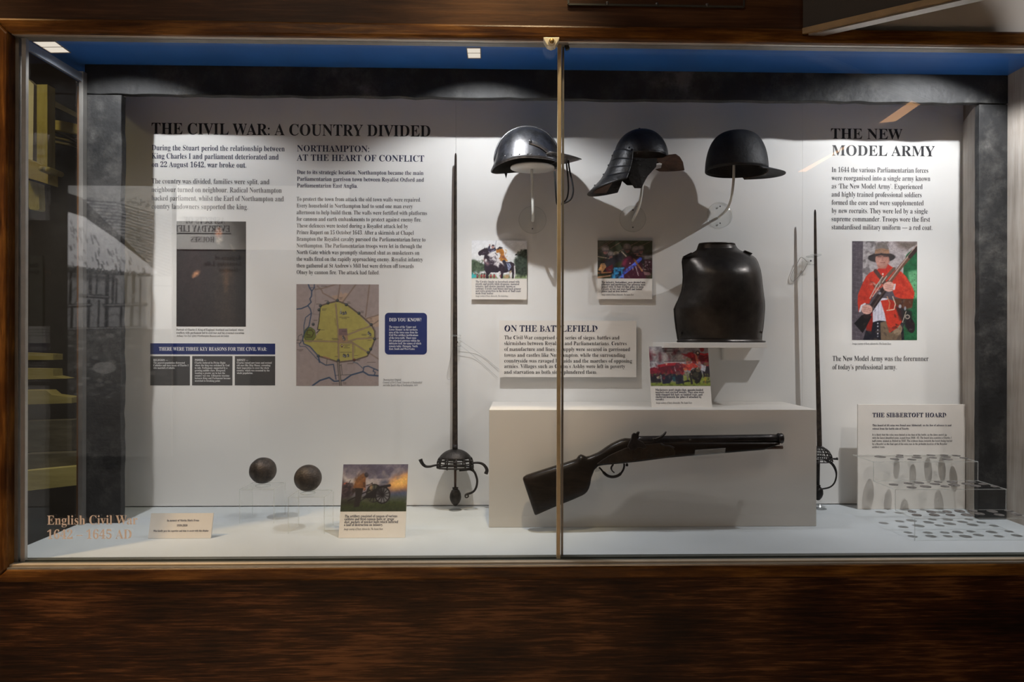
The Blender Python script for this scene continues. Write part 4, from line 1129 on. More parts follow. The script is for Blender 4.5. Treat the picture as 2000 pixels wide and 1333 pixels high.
p0 = P(1567.5, 67.5, -0.5465)
p1 = PZ(1864, 0, p0.z)
d = Vector((p1.x - p0.x, p1.y - p0.y, 0)).normalized()
nrm = Vector((-d.y, d.x, 0)) if d.x > 0 else Vector((d.y, -d.x, 0))
if nrm.y < 0: nrm = -nrm
L = 0.85
fl = thing('open_flap', 'dark wooden flap standing open above the right end of the case', 'flap', p0)
def slab(a0, a1, t0, t1, z0, z1):
    A = p0 + d * a0; B = p0 + d * a1
    q = [A + nrm * t0, B + nrm * t0, B + nrm * t1, A + nrm * t1]
    return MB().hexa([Vector((v.x, v.y, z0)) for v in q], [Vector((v.x, v.y, z1)) for v in q])
z = p0.z
build('flap_board', slab(0.0, L, 0.004, 0.024, z + 0.004, z + 0.6), 'flap_dark', fl)
build('bottom_batten', slab(0.0, L, -0.003, 0.0045, z + 0.001, z + 0.014), 'batten', fl, label='lighter brown batten along the bottom of the flap')
build('edge_strip', slab(0.012, L, 0.005, 0.030, z - 0.002, z + 0.004), 'alu', fl, label='pale metal strip under the flap')

# ------------------------------------------------------------------ beyond the glass end of the case: another display in yellow pine
def quad(pts, y, depth): return MB().prism([P(a, b, y) for a, b in pts], (0, depth, 0))
tf = thing('timber_frame', 'yellow pine frame with two wooden pegs beyond the glass end of the case', 'timber frame', P(75, 410, 0.22))
build('rear_post', quad([(44, 165), (52, 152), (66, 165), (64, 318), (44, 318)], 0.36, 0.03), 'plaster', tf, label='greyish post behind the yellow one')
build('post', quad([(72, 165), (92.5, 165), (92.5, 346), (72, 346)], 0.28, 0.04), 'yellow_wood', tf)
build('cross_rail', quad([(38, 304), (52, 309), (93.5, 328), (93.5, 359.5), (52, 346.5), (38, 343)], 0.22, 0.05), 'yellow_plank', tf)
for x, yy in ((79, 329.5), (92, 331)):
    c = P(x, yy, 0.17); c.y += 0.05
    build('peg', MB().lathe(c, [(0.0, -0.05), (0.008, -0.049), (0.0095, -0.046), (0.0095, 0.02)], 'y', 16), 'yellow_wood', tf)
build('lower_post', quad([(56, 352), (75, 358), (77, 408), (74, 411), (58, 409), (56, 404)], 0.26, 0.03), 'yellow_wood', tf)
ab = tf
build('curved_strip', quad([(93, 190), (153, 222), (153, 231), (93, 202)], 0.58, 0.03), 'old_wood', ab)
build('curved_brace', quad([(93, 233), (120, 236), (153, 243), (153, 262), (120, 255), (93, 251)], 0.50, 0.03), 'yellow_plank', ab)
mb = MB()
for r0 in (0, 9, 18):
    mb.tube(smooth_path([P(90, 258 + r0, 0.54), P(105, 259 + r0, 0.54), P(125, 263 + r0, 0.54), P(153, 275 + r0 * 0.6, 0.54)]), 0.0055, 8)
build('hoops', mb, 'old_wood', ab)
st = thing('wooden_steps', 'flight of yellow pine boards low down beyond the glass end of the case', 'steps', P(95, 960, 0.0))
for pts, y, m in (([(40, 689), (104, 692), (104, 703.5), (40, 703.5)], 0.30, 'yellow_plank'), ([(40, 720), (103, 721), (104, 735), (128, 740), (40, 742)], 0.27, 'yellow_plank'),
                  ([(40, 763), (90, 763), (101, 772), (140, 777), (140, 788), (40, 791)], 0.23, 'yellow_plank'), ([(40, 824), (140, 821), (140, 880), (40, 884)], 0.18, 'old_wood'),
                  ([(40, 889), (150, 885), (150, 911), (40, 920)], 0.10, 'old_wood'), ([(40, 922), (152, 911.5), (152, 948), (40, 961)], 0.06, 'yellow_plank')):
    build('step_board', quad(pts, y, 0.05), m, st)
structure('wall_side', MB().box((-4.2, 1.0, 0), (-1.3, 1.05, 3.2)), 'dusk', 'dark gallery wall beyond the glass end')

# ------------------------------------------------------------------ the other side of the gallery, seen only as a reflection
def R(px, py, yv=2.6):
    q = P(px, py, yv)
    return Vector((q.x, -1.024 - q.y, q.z))
YO = R(0, 0).y
structure('wall_back', MB().box((-4.5, YO - 0.12, 0), (3.5, YO - 0.06, 4.0)), 'dusk', 'dark wall across the gallery')
structure('gallery_floor', MB().box((-4.5, YO - 0.12, -0.05), (3.5, -0.50, 0)), 'carpet', 'brown gallery floor')
structure('reflection_blocker', MB().box((-4.2, YO - 0.06, 0.001), (3.2, YO + 0.95, 0.17)), 'rubber', 'added dark low base keeping the bright gallery floor out of the reflection')  # unseen block, added so the glass mirrors no bright floor
a, b = R(132, 892), R(336, 364)
t = thing('mural_panel', 'cottage drawing mirrored in the left of the glass', 'mural', (a.x, YO, a.z))
build('board', MB().box((a.x, YO - 0.02, a.z), (b.x, YO - 0.002, b.z)), 'white', t)
picture('cottage_drawing', pic_mural(), (a.x, YO, a.z), (1, 0, 0), (0, 0, 1), b.x - a.x, b.z - a.z, t)
a, b = R(345, 487), R(682, 364)
t = thing('heading_board', 'white board headed Aspects of Everyday Life mirrored in the glass', 'sign', (a.x, YO, a.z))
build('board', MB().box((a.x, YO - 0.02, a.z), (b.x, YO, b.z)), 'white', t)
mb = MB()
def mirror_line(mb, s, style, x0, x1, base, cap):
    p, q, r = R(x0, base), R(x1, base), R(x0, base - cap)
    write(mb, s, style, (p.x, YO + 0.002, p.z), (-1, 0, 0), (0, 0, 1), abs(p.x - q.x), r.z - p.z)
mirror_line(mb, 'ASPECTS OF', 'b', 440, 360, 437, 12)
mirror_line(mb, 'EVERYDAY LIFE', 'b', 450, 340, 453.5, 12)
build('lettering', mb, 'ink', t)
mb = MB()
mirror_line(mb, 'HOUSES', 'b', 419, 373, 473.5, 10)
build('subheading', mb, 'ink', t)
mb = MB()
p, q = R(336, 456), R(452, 456)
mb.box((p.x, YO, p.z - 0.003), (q.x, YO + 0.003, p.z + 0.003))
build('rule', mb, 'ink', t)
a, b = R(345, 880), R(488, 491)
t = thing('text_board', 'dim text board below the heading board, mirrored in the dark portrait', 'sign', (a.x, YO, a.z))
build('board', MB().box((a.x, YO - 0.02, a.z), (b.x, YO - 0.004, b.z)), 'grey_board', t)
mb = MB()
mirror_line(mb, 'Aspects of', 'b', 472, 419, 507, 8)
mirror_line(mb, 'Everyday Life:', 'b', 472, 397, 519, 8)
mirror_line(mb, '–Houses', 'b', 472, 428, 530.5, 8)
build('lettering', mb, 'black', t)

a, b = R(40, 690), R(82, 500)
t = thing('text_board', 'narrow dim text board mirrored over the yellow steps at the far left of the glass', 'sign', (a.x, YO, a.z))
build('board', MB().box((a.x, YO - 0.02, a.z), (b.x, YO - 0.004, b.z)), 'dim_board', t)
mb = MB()
mirror_line(mb, 'The', 'b', 76, 58, 521, 7)
mirror_line(mb, 'Gove', 'b', 76, 48, 533, 7)
build('lettering', mb, 'black', t)

# unseen glowing strips, added to make the slanting orange reflection in the glass
two = [[R(x, y, 1.6) for x, y in q] for q in (((1563, 333), (1580, 332), (1676, 275), (1655, 283)), ((1724, 236), (1756, 233), (1872, 152), (1846, 152)))]
t = thing('reflection_glow', 'added glowing strips making the slanting orange reflection in the glass beside the New Model Army heading', 'light', sum(two[0] + two[1], Vector()) / 8)
for pts in two:
    build('tube', MB().prism(pts, (0, -0.02, 0)), 'strip_glow', t)  # added glow that only feeds the reflection, not a lamp tube
build('backing_bar', MB().bar((two[0][0] + two[0][1]) / 2 + Vector((0, -0.05, 0)), (two[1][2] + two[1][3]) / 2 + Vector((0, -0.05, 0)), 0.05, 0.05), 'alu_dark', t)

# ------------------------------------------------------------------ the three printed panels on the back of the case
XS1, XS2 = P(890, 500, 0).x, P(1567, 500, 0).x
PT = ZC
def panel(label, x0, x1):
    t = thing('display_panel', label, 'display panel', ((x0 + x1) / 2, 0, ZF + 0.003), 'printed panels along the back of the case')
    build('board', MB().box((x0 + 0.00025, 0, ZF + 0.003), (x1 - 0.00025, 0.012, PT)), 'white', t)
    return t
YT = -0.0006
def lines(name, parent, mat, rows, style, cap, label=None, res=2, y=YT):
    mb = MB()
    for s, x0, x1, base in rows: wall_line(mb, s, style, x0, x1, base, cap, y, res)
    return build(name, mb, mat, parent, label=label)
def rect(name, parent, mat, x0, y0, x1, y1, y=-0.0003, radius=0, label=None):
    a, b = P(x0, y1, y), P(x1, y0, y)
    if not radius: mb = MB().box((a.x, y, a.z), (b.x, y + 0.0002, b.z))
    else:
        r = radius; pts = []
        for cx, cz, s in ((a.x + r, a.z + r, 180), (b.x - r, a.z + r, 270), (b.x - r, b.z - r, 0), (a.x + r, b.z - r, 90)):
            pts += [Vector((cx + r * cos(radians(s + k * 15)), y, cz + r * sin(radians(s + k * 15)))) for k in range(7)]
        mb = MB().prism(pts, (0, 0.0002, 0))
    return build(name, mb, mat, parent, label=label)
def wall_picture(name, cv, x0, y0, x1, y1, parent, label, y=-0.0005):
    a, b = P(x0, y1, y), P(x1, y0, y)
    return picture(name, cv, (a.x, y, a.z), (1, 0, 0), (0, 0, 1), b.x - a.x, b.z - a.z, parent, label)

pl = panel('left white panel headed The Civil War: A Country Divided', XL, XS1)
lines('heading', pl, 'black', [('THE CIVIL WAR: A COUNTRY DIVIDED', 296, 840.5, 262)], 'b', 21.5, 'large black heading', 4)
lines('introduction', pl, 'navy', [('During the Stuart period the relationship between', 296.5, 556, 293.5), ('King Charles I and parliament deteriorated and', 296.5, 544, 309.8), ('on 22 August 1642, war broke out.', 296.5, 481, 326.2)], 'b', 10.2, 'bold navy introduction')
lines('body_text', pl, 'ink', [('The country was divided, families were split, and', 296, 526, 358.5), ('neighbour turned on neighbour. Radical Northampton', 296, 550, 375), ('backed parliament, whilst the Earl of Northampton and', 296, 554, 391.7), ('country landowners supported the king.', 296, 484, 408)], 'r', 9.8)
lines('heading', pl, 'navy', [('NORTHAMPTON:', 580, 721, 296), ('AT THE HEART OF CONFLICT', 579.5, 828.5, 314)], 'b', 12, 'navy second heading', 3)
lines('introduction', pl, 'navy', [('Due to its strategic location, Northampton became the main', 580, 827, 340), ('Parliamentarian garrison town between Royalist Oxford and', 580, 828, 353.3), ('Parliamentarian East Anglia.', 580, 698.5, 366.3)], 'b', 7.7)
b2 = ['To protect the town from attack the old town walls were repaired.', 'Every household in Northampton had to send one man every', 'afternoon to help build them. The walls were fortified with platforms', 'for cannon and earth embankments to protect against enemy fire.', 'These defences were tested during a Royalist attack led by', 'Prince Rupert on 15 October 1643. After a skirmish at Chapel', 'Brampton the Royalist cavalry pursued the Parliamentarian force to', 'Northampton. The Parliamentarian troops were let in through the', 'North Gate which was promptly slammed shut as musketeers on', 'the walls fired on the rapidly approaching enemy. Royalist infantry', 'then gathered at St Andrew’s Mill but were driven off towards', 'Olney by cannon fire. The attack had failed.']
e2 = [822, 806, 834, 823, 797, 808, 831, 824, 819, 826, 808, 741]
lines('body_text', pl, 'ink', [(s, 579.3, e, 392.5 + 13.02 * i) for i, (s, e) in enumerate(zip(b2, e2))], 'r', 7.7, 'long column of body text')
rect('title_bar', pl, 'blue_box', 293.5, 671.5, 537.5, 692.5, label='navy bar with white words')
lines('bar_text', pl, 'white_ink', [('THERE WERE THREE KEY REASONS FOR THE CIVIL WAR:', 310.5, 521, 685.2)], 'b', 6.6)
boxes = [(293.5, 371, 'RELIGION —', 299.5, 328, ['The general population distrusted', 'Catholics and were weary of Charles I', 'who married a Catholic.'], [361, 368, 342]),
         (375.2, 454, 'POWER —', 380.5, 403, ['Charles believed in Divine Right,', 'where the king was ordained by God', 'to rule. Parliament, supported by a', 'growing middle class, disagreed,', 'wanting a greater say in how the', 'country was run. Ultimately tensions', 'between King and Parliament became', 'stretched to breaking point.'], [441, 448, 444, 440.5, 439.5, 448, 450, 430.5]),
         (458.5, 537.5, 'MONEY —', 462.5, 485, ['Charles raised new taxes and revised', 'old ones like Ship Money, extending', 'their imposition to cover the whole', 'country, which was resented by the', 'whole population.'], [530.5, 528, 525.5, 526.5, 494])]
for x0, x1, hd, tx, hx, ls, es in boxes:
    rect('reason_box', pl, 'grey_box', x0, 696, x1, 753.3, label='charcoal box headed ' + hd.split()[0].title())
    mb = MB()
    wall_line(mb, hd, 'b', tx, hx, 705.7, 3.9, YT, 1)
    for i, (s, e) in enumerate(zip(ls, es)): wall_line(mb, s, 'r', tx, e, 710.8 + 5.03 * i, 3.7, YT, 1)
    build('box_text', mb, 'white_ink', pl)
wall_picture('portrait_print', pic_portrait(), 344.5, 433, 480.5, 638, pl, 'dark full-length portrait print')
lines('caption', pl, 'ink', [('Portrait of Charles I, King of England, Scotland and Ireland, whose', 344.5, 476, 646.2), ('conflicts with parliament led to civil war and his eventual execution.', 344.5, 477.5, 652.2)], 'r', 3.9, res=1)
lines('caption', pl, 'ink', [('Anthony Van Dyck (after) ©Northampton Museums and Art Gallery', 344.5, 447.5, 658)], 'i', 3.5, res=1)
wall_picture('town_map', pic_map(), 578.5, 556, 740, 754, pl, 'yellow and grey map of a walled town')
rect('fact_box', pl, 'blue_box', 751.5, 611.5, 834, 693, radius=0.012, label='navy rounded box headed Did You Know')
mb = MB()
wall_line(mb, 'DID YOU KNOW?', 'b', 760, 823, 628, 6.3, YT, 2)
fk = ['The names of the ‘Upper and', 'Lower Mounts’ in the northern', 'area of the town come from the', 'Civil War artillery fortifications', 'of the town walls. There were', 'five principal gateways within the', 'defensive wall, the names of which', 'remain today: Derngate, North,', 'East, South and West Gates.']
for i, (s, e) in enumerate(zip(fk, [812.5, 815.5, 816, 816.5, 813, 820, 822.5, 816.5, 810.5])): wall_line(mb, s, 'r', 760, e, 640.7 + 5.38 * i, 3.9, YT, 1)
build('box_text', mb, 'white_ink', pl)
lines('caption', pl, 'ink', [('Drawing from Original.', 748, 784, 744), ('Courtesy of Dr G Foard, University of Huddersfield', 748, 824.5, 749.3), ('and John Speed’s Map of Northampton, 1610', 748, 815.5, 754.6)], 'i', 3.6, res=1)

panel('plain middle white panel behind the helmets', XS1, XS2)

pr = panel('right white panel headed The New Model Army', XS2, P(1881, 500, 0).x)
lines('heading', pr, 'black', [('THE NEW', 1623, 1762.5, 271), ('MODEL ARMY', 1625, 1826, 303.8)], 'b', 19.5, 'large black heading', 4)
ra = [('In 1644 the various Parliamentarian forces', 1813), ('were reorganised into a single army known', 1817), ('as ‘The New Model Army’. Experienced', 1802), ('and highly trained professional soldiers', 1800), ('formed the core and were supplemented', 1804), ('by new recruits. They were led by a single', 1812), ('supreme commander. Troops wore the first', 1816.5), ('standardised military uniform — a red coat.', 1821)]
lines('body_text', pr, 'ink', [(s, 1624.3, e, 336.3 + 16.0 * i) for i, (s, e) in enumerate(ra)], 'r', 9.6)
wall_picture('soldier_print', pic_soldier(), 1664, 472, 1791.5, 664.5, pr, 'photograph of a soldier in a red coat holding a musket')
lines('caption', pr, 'ink', [('Image courtesy of Rusty Aldwinckle, The Sealed Knot.', 1664.5, 1741, 673.3)], 'i', 3.3, res=1)
lines('body_text', pr, 'ink', [('The New Model Army was the forerunner', 1626, 1813.5, 705.3), ('of today’s professional army.', 1626, 1751.5, 721.8)], 'r', 9.6)

# ------------------------------------------------------------------ caption cards
def card(name, label, cat, o, w, h, lean, group=None, thick=0.005):
    """card whose lower left front corner is o; lean tips the top backwards"""
    t = thing(name, label, cat, o, group)
    o = Vector(o)
    ex, ez = Vector((1, 0, 0)), Vector((0, sin(lean), cos(lean)))
    back = Vector((0, cos(lean), -sin(lean)))
    q = [o, o + ex * w, o + ex * w + ez * h, o + ez * h]
    build('card', MB().prism(q, back * thick), 'card' if lean or True else 'white', t)
    def loc(u, v, k=0.0003): return o + ex * (u * w) + ez * ((1 - v) * h) - back * k
    return t, loc, ex, ez
def rows(t, loc, ex, ez, w, h, ls, mat, name='card_text', label=None):
    mb = MB()
    for s, style, u0, u1, v, cap in ls:
        write(mb, s, style, loc(u0, v, 0.0005), ex, ez, (u1 - u0) * w, cap * h, 1)
    build(name, mb, mat, t, label=label)

IMG = 'Image courtesy of Rusty Aldwinckle, The Sealed Knot.'
def photo_card(label, o, w, h, lean, cv, plabel, ls, it):
    t, loc, ex, ez = card('caption_card', label, 'caption card', o, w, h, lean, 'photo caption cards')
    picture('photo_print', cv, loc(0, 0.647), ex, ez, w, 0.647 * h, t, plabel)
    rows(t, loc, ex, ez, w, h, [(s, 'b', 0.073, e, v, 0.0335) for s, e, v in ls], 'navy')
    rows(t, loc, ex, ez, w, h, [(IMG, 'i', 0.073, it[0], it[1], 0.027)], 'ink', 'credit_line')
    return t

def wall_card_geo(x0, y0, x1, y1, y):
    a, b = P(x0, y1, y), P(x1, y0, y)
    return (a.x, y, a.z), b.x - a.x, b.z - a.z

o, w, h = wall_card_geo(921, 470.5, 1029.3, 585, -0.010)
photo_card('caption card with a black and white horse, on the wall below the steel helmet', o, w, h, 0, pic_cavalry(), 'photograph of two riders and a black and white horse',
           [(s, e, 0.715 + 0.0397 * i) for i, (s, e) in enumerate((('The Cavalry fought on horseback armed with', 0.866), ('swords and pistols while dragoons, mounted', 0.86), ('infantry, had shorter muskets, known as', 0.79), ('carbines. Cavalry had breast and back armour', 0.894), ('and extra protection in the form of ‘Buff coats’', 0.898), ('made from leather.', 0.40)))], (0.665, 0.957))
o, w, h = wall_card_geo(1167, 470.5, 1274, 584.5, -0.012)
photo_card('caption card with dark helmeted pikemen, on the wall below the lobster-tail helmet', o, w, h, 0, pic_infantry(), 'photograph of helmeted pikemen in blue and maroon',
           [(s, e, 0.728 + 0.0385 * i) for i, (s, e) in enumerate((('The infantry, footsoldiers, were divided into', 0.872), ('pikemen and musketeers.The pikemen were', 0.872), ('armed with 14 foot (4.24m) pikes to keep', 0.838), ('Cavalry at bay and wore back and breast', 0.815), ('plates and an iron helmet.', 0.553)))], (0.665, 0.937))

o = P(1273, 797.5, -0.186); e = P(1391, 797.5, -0.186); w = e.x - o.x
LEAN = radians(15)
hM = 0.182
photo_card('caption card with redcoat musketeers, leaning on top of the white plinth', o, w, hM, LEAN, pic_musketeers(), 'photograph of red-coated musketeers firing',
           [(s, e_, 0.7246 + 0.0381 * i) for i, (s, e_) in enumerate((('Musketeers used single-shot, muzzle-loaded', 0.869), ('muskets and carried swords. They also wore', 0.882), ('wide-rimmed felt hats or knitted caps, and', 0.852), ('sheltered beneath the pikes if attacked by', 0.834), ('cavalry.', 0.215)))], (0.675, 0.931))
o = PZ(661, 1051.5, ZF + 0.0005); e = P(791, 1051.5, o.y); w = e.x - o.x
photo_card('caption card with a gunner and cannon at sunset, standing on the case floor', o, w, 0.1895, LEAN, pic_artillery(), 'photograph of a gunner firing a cannon at sunset',
           [(s, e_, 0.7263 + 0.0385 * i) for i, (s, e_) in enumerate((('The artillery consisted of cannon of various', 0.868), ('calibres and fired cannon balls or ‘grape’', 0.83), ('shot, packets of musket balls which inflicted', 0.885), ('a hail of destruction on infantry.', 0.66)))], (0.665, 0.896))

o, w, h = wall_card_geo(975, 627, 1243, 737, -0.018)
t, loc, ex, ez = card('text_card', 'wide white text card headed On The Battlefield, on the wall behind the middle strip', 'text card', o, w, h, 0)
bl = [('The Civil War comprised of a series of sieges, battles and', 1209.5, 663.7), ('skirmishes between Royalists and Parliamentarians. Centres', 1224, 674.8), ('of manufacture and lines of supply were secured in garrisoned', 1230.5, 686.2), ('towns and castles like Northampton, while the surrounding', 1221, 697.6), ('countryside was ravaged by raids and the marches of opposing', 1234.5, 708.8), ('armies. Villages such as Canon’s Ashby were left in poverty', 1221, 719.3), ('and starvation as both sides plundered them.', 1166, 730.6)]
uu = lambda x: (x - 975) / 268
vv = lambda y: (y - 627) / 110
rows(t, loc, ex, ez, w, h, [('ON THE BATTLEFIELD', 'b', uu(985), uu(1167), vv(648.5), 11.8 / 110)], 'navy', 'heading', 'navy heading')
rows(t, loc, ex, ez, w, h, [(s, 'r', uu(984.8), uu(x), vv(y), 7.2 / 110) for s, x, y in bl], 'black')

o = PZ(289, 1052.5, ZF + 0.0005); e = P(411.5, 1052.5, o.y); w = e.x - o.x; h = 0.0635
t, loc, ex, ez = card('memorial_card', 'small blank-edged cream memorial card standing at the left of the case floor', 'card', o, w, h, radians(14))
t['label'] = 'small cream memorial card standing on the case floor near the lettering'
rows(t, loc, ex, ez, w, h, [('In memory of Martin Marix Evans', 'b', 0.27, 0.785, 0.325, 0.075), ('1939-2020', 'b', 0.435, 0.605, 0.525, 0.075), ('Who kindly gave his expertise and time to assist with this display', 'b', 0.07, 0.955, 0.735, 0.07)], 'navy')

yc = -0.062
o = P(1675.5, 997, yc); o.z = ZF + 0.0005
e = P(1885, 997, yc); w = e.x - o.x; h = P(1780, 790.5, yc).z - o.z
t, loc, ex, ez = card('hoard_card', 'white card headed The Sibbertoft Hoard, standing behind the clear coin steps', 'text card', o, w, h, 0)
uu = lambda x: (x - 1677) / 210
vv = lambda y: (y - 790) / 211.5
rows(t, loc, ex, ez, w, h, [('THE SIBBERTOFT HOARD', 'b', uu(1705), uu(1849.5), vv(815.7), 8.6 / 211)], 'navy', 'heading', 'navy heading')
rows(t, loc, ex, ez, w, h, [('This hoard of 44 coins was found near Sibbertoft, on the line of advance to and', 'b', uu(1705), uu(1859.5), vv(834), 3.9 / 211), ('retreat from the battle site of Naseby.', 'b', uu(1705), uu(1777), vv(840.7), 3.9 / 211)], 'navy', 'introduction')
hl = [('It is likely that the coins were buried at the time of the battle, as the dates match up', 1850.5), ('with the latest identified coins, issued from 1644 –45. The hoard also contains a Charles I', 1860), ('half-crown, minted in Oxford in 1642. The evidence leans towards the hoard being buried', 1861), ('by a Royalist as the find spot of the coins was in the probable location of the Royalist', 1851), ('artillery train.', 1729.5)]
rows(t, loc, ex, ez, w, h, [(s, 'r', uu(1704.7), uu(x), vv(853 + 6.2 * i), 3.8 / 211) for i, (s, x) in enumerate(hl)], 'ink')

# ------------------------------------------------------------------ plinth and wall shelf
YP = -0.25
ZP = P(1275, 800.5, YP).z
pa, pb = P(955, 900, YP).x, P(1595, 900, YP).x
mb = MB().box((pa, YP, ZF), (pb, -0.0015, ZP))
o = build('plinth', mb, 'plinth', None, ((pa + pb) / 2, YP / 2, ZF), mods=[BEV(0.0015, 2)])
tag(o, 'long white box plinth with the gun mounted on its front', 'plinth')

YSH = -0.165
zs1, zs0 = P(1400, 669.5, YSH).z, P(1400, 680, YSH).z
sx0, sx1 = P(1296, 675, YSH).x, P(1498.5, 675, YSH).x
sh = thing('wall_shelf', 'narrow white wall shelf carrying the breastplate', 'shelf', ((sx0 + sx1) / 2, 0, zs0))
build('shelf_board', MB().box((sx0, YSH, zs0), (sx1, -0.001, zs1)), 'white', sh, mods=[BEV(0.001, 2)])
zk = P(1450, 704, -0.035).z
build('bracket', MB().box((P(1415, 690, -0.035).x, -0.035, zk), (P(1492.5, 690, -0.035).x, -0.001, zs0 - 0.0005)), 'white', sh)

# ------------------------------------------------------------------ wall stands for the three helmets
def helmet_stand(label, disc, rod, rad, support=None):
    cx, cy = disc
    c = P(cx, cy, 0)
    t = thing('helmet_stand', label, 'helmet stand', c, 'acrylic helmet stands on the back panel')
    build('wall_disc', MB().lathe(c, [(rad, -0.0004), (rad, -0.0045), (rad - 0.0015, -0.0058), (0.0, -0.0058)], 'y', 48), 'acrylic', t)
    build('disc_edge', MB().lathe(c, [(rad - 0.0004, -0.001), (rad + 0.0004, -0.001), (rad + 0.0004, -0.0045), (rad - 0.0004, -0.0055)], 'y', 48, caps=False), 'acrylic_edge', t)
    for k in (-1, 1):
        build('screw', MB().ball(c + Vector((0, -0.0062, k * rad * 0.66)), 0.0024, 0.0015, 0.0024, 12, 8), 'screw', t)
    pts = [P(x, y, d) for x, y, d in rod]
    build('rod', MB().tube(smooth_path(pts, 8), 0.0039, 14), 'rod', t)
    if support is not None:
        x, y, d, r = support
        s = P(x, y, d)
        build('support_disc', MB().lathe(s, [(0.0, -0.002), (r * 0.6, -0.002), (r * 0.62, 0), (r, 0), (r, 0.004), (0, 0.004)], 'z', 40, 1.0, 0.92), 'disc', t, label='white disc holding the helmet up')
    return t

YH = -0.150
helmet_stand('clear wall stand with a white rod under the bright steel helmet', (1040, 430), [(1038.5, 331, YH), (1039.5, 370, YH), (1041, 412, YH + .003), (1041, 424, YH + 0.02), (1040.5, 431, -0.10), (1040, 431, -0.004)], 0.0425, (1040, 329.5, YH, 0.064))
helmet_stand('clear wall stand with a curved rod under the lobster-tail helmet', (1235.5, 428), [(1256, 318, YH), (1255, 355, YH), (1252, 385, YH), (1247, 407, YH + 0.01), (1240, 422, -0.09), (1235.5, 431, -0.004)], 0.041)
helmet_stand('clear wall stand with a curved rod under the plain black helmet', (1405.5, 420.5), [(1433.5, 318, YH), (1433, 345, YH), (1431, 370, YH), (1427, 393, YH + 0.01), (1418, 411, -0.09), (1404, 424, -0.004)], 0.040)

# ------------------------------------------------------------------ helmets
def dome(c, rx, ry, h, n=48, m=18, prof=1.0, flare=None, flutes=0, low=0.0):
    """open bowl; prof < 1 makes the sides stand steeper. flare(t, ang) -> (outward, down)"""
    c = Vector(c)
    def fn(u, v):
        a = 2 * pi * u
        th = v * pi / 2
        r = sin(th) ** prof if prof != 1.0 else sin(th)
        z = h * cos(th)
        if v > 0.999: z = -low
        k = 1.0
        if flutes: k += 0.012 * abs(cos(a * flutes / 2)) * sin(th) - 0.006
        x, y = rx * r * cos(a) * k, ry * r * sin(a) * k
        if flare:
            fo, fd = flare(v, a)
            x += fo * cos(a); y += fo * sin(a); z -= fd
        return c + Vector((x, y, z))
    return MB().grid(fn, n, m, wrap=True)

# 1: bright steel helmet with a peak and a face bar
h1 = thing('steel_helmet', 'bright polished steel helmet with a comb, behind the middle strip', 'helmet', P(1033, 335, YH), 'helmets on the wall')
C1 = P(1030, 321, YH); zr = C1.z
def flare1(v, a):
    k = max(0.0, (v - 0.78) / 0.22)
    back = max(0.0, -cos(a)) ** 2.2
    return 0.004 * k * k + 0.009 * back * k ** 3, 0.002 * k + 0.020 * back * k ** 1.5
build('skull', dome(C1, 0.0915, 0.078, 0.1025, 64, 24, 0.90, flare1), 'steel', h1, mods=[SOL(0.002, -1)])
build('shade_shell', dome(C1 + Vector((0, 0, 0.0015)), 0.0875, 0.0745, 0.0985, 48, 18, 0.90, flare1), 'rubber', h1, label='black shell added to shade the inside of the bright helmet')  # shade of the hollow put in as a black inner dome
arc, arc2 = [], []
for k in range(37):
    a = pi * k / 36
    arc.append(C1 + Vector((-cos(a) * 0.0955, -0.004, sin(a) ** 0.92 * 0.1065 + 0.001)))
    arc2.append(C1 + Vector((-cos(a) * 0.0895, -0.0155, sin(a) ** 0.92 * 0.0995 + 0.001)))
build('comb', MB().tube(arc, [0.003] + [0.0075] * 35 + [0.003], 12, flat=0.42, up=(0, 1, 0)), 'steel', h1, label='raised ridge over the crown')
build('comb_seam', MB().tube(arc2, [0.0015] + [0.0024] * 35 + [0.0015], 8), 'steel', h1)
rim = []
for k in range(65):
    a = 2 * pi * k / 64
    fo, fd = flare1(1.0, a)
    rim.append(C1 + Vector(((0.0915 + fo) * cos(a), (0.078 + fo) * sin(a), -fd)))
build('rim_roll', MB().tube(rim, 0.0018, 8), 'steel', h1)
for k, ang in enumerate((-132, -118, -104, -90, -84, -70, -56, -40)):
    a = radians(ang)
    build('rivet', MB().ball(C1 + Vector((0.0945 * cos(a), 0.0812 * sin(a), 0.007)), 0.0026, n=10, m=6), 'steel', h1)
# peak: pointed plate in front (to the right)
def peak_fn(u, v):
    s = (u - 0.5) * 2
    root = Vector((0.084 * sqrt(max(0, 1 - (s * 0.8) ** 2)) , s * 0.066, 0.012))
    ext = 0.062 * (1 - abs(s)) ** 0.85 + 0.012
    return C1 + root + Vector((ext * v, 0.012 * s * v, 0.004 * v))
build('peak', MB().grid(peak_fn, 25, 9), 'steel', h1, mods=[SOL(0.002)])
for sy in (-1, 1):
    pv = C1 + Vector((0.008, sy * 0.0795, 0.046))
    path = [C1 + Vector((x, sy * y, z)) for x, y, z in ((0.004, 0.0775, 0.044), (0.020, 0.0775, 0.040), (0.038, 0.0755, 0.032), (0.056, 0.0700, 0.020), (0.070, 0.060, 0.013))]
    ar = build('peak_arm', MB().tube(smooth_path(path, 5), [0.0072] * 8 + [0.0058] * 13, 10, flat=0.16, up=(0, 0, 1)), 'steel', h1)
    build('pivot', MB().ball(C1 + Vector((0.007, sy * 0.0800, 0.044)), 0.0042, 0.003, 0.0042, 14, 8), 'steel', ar)
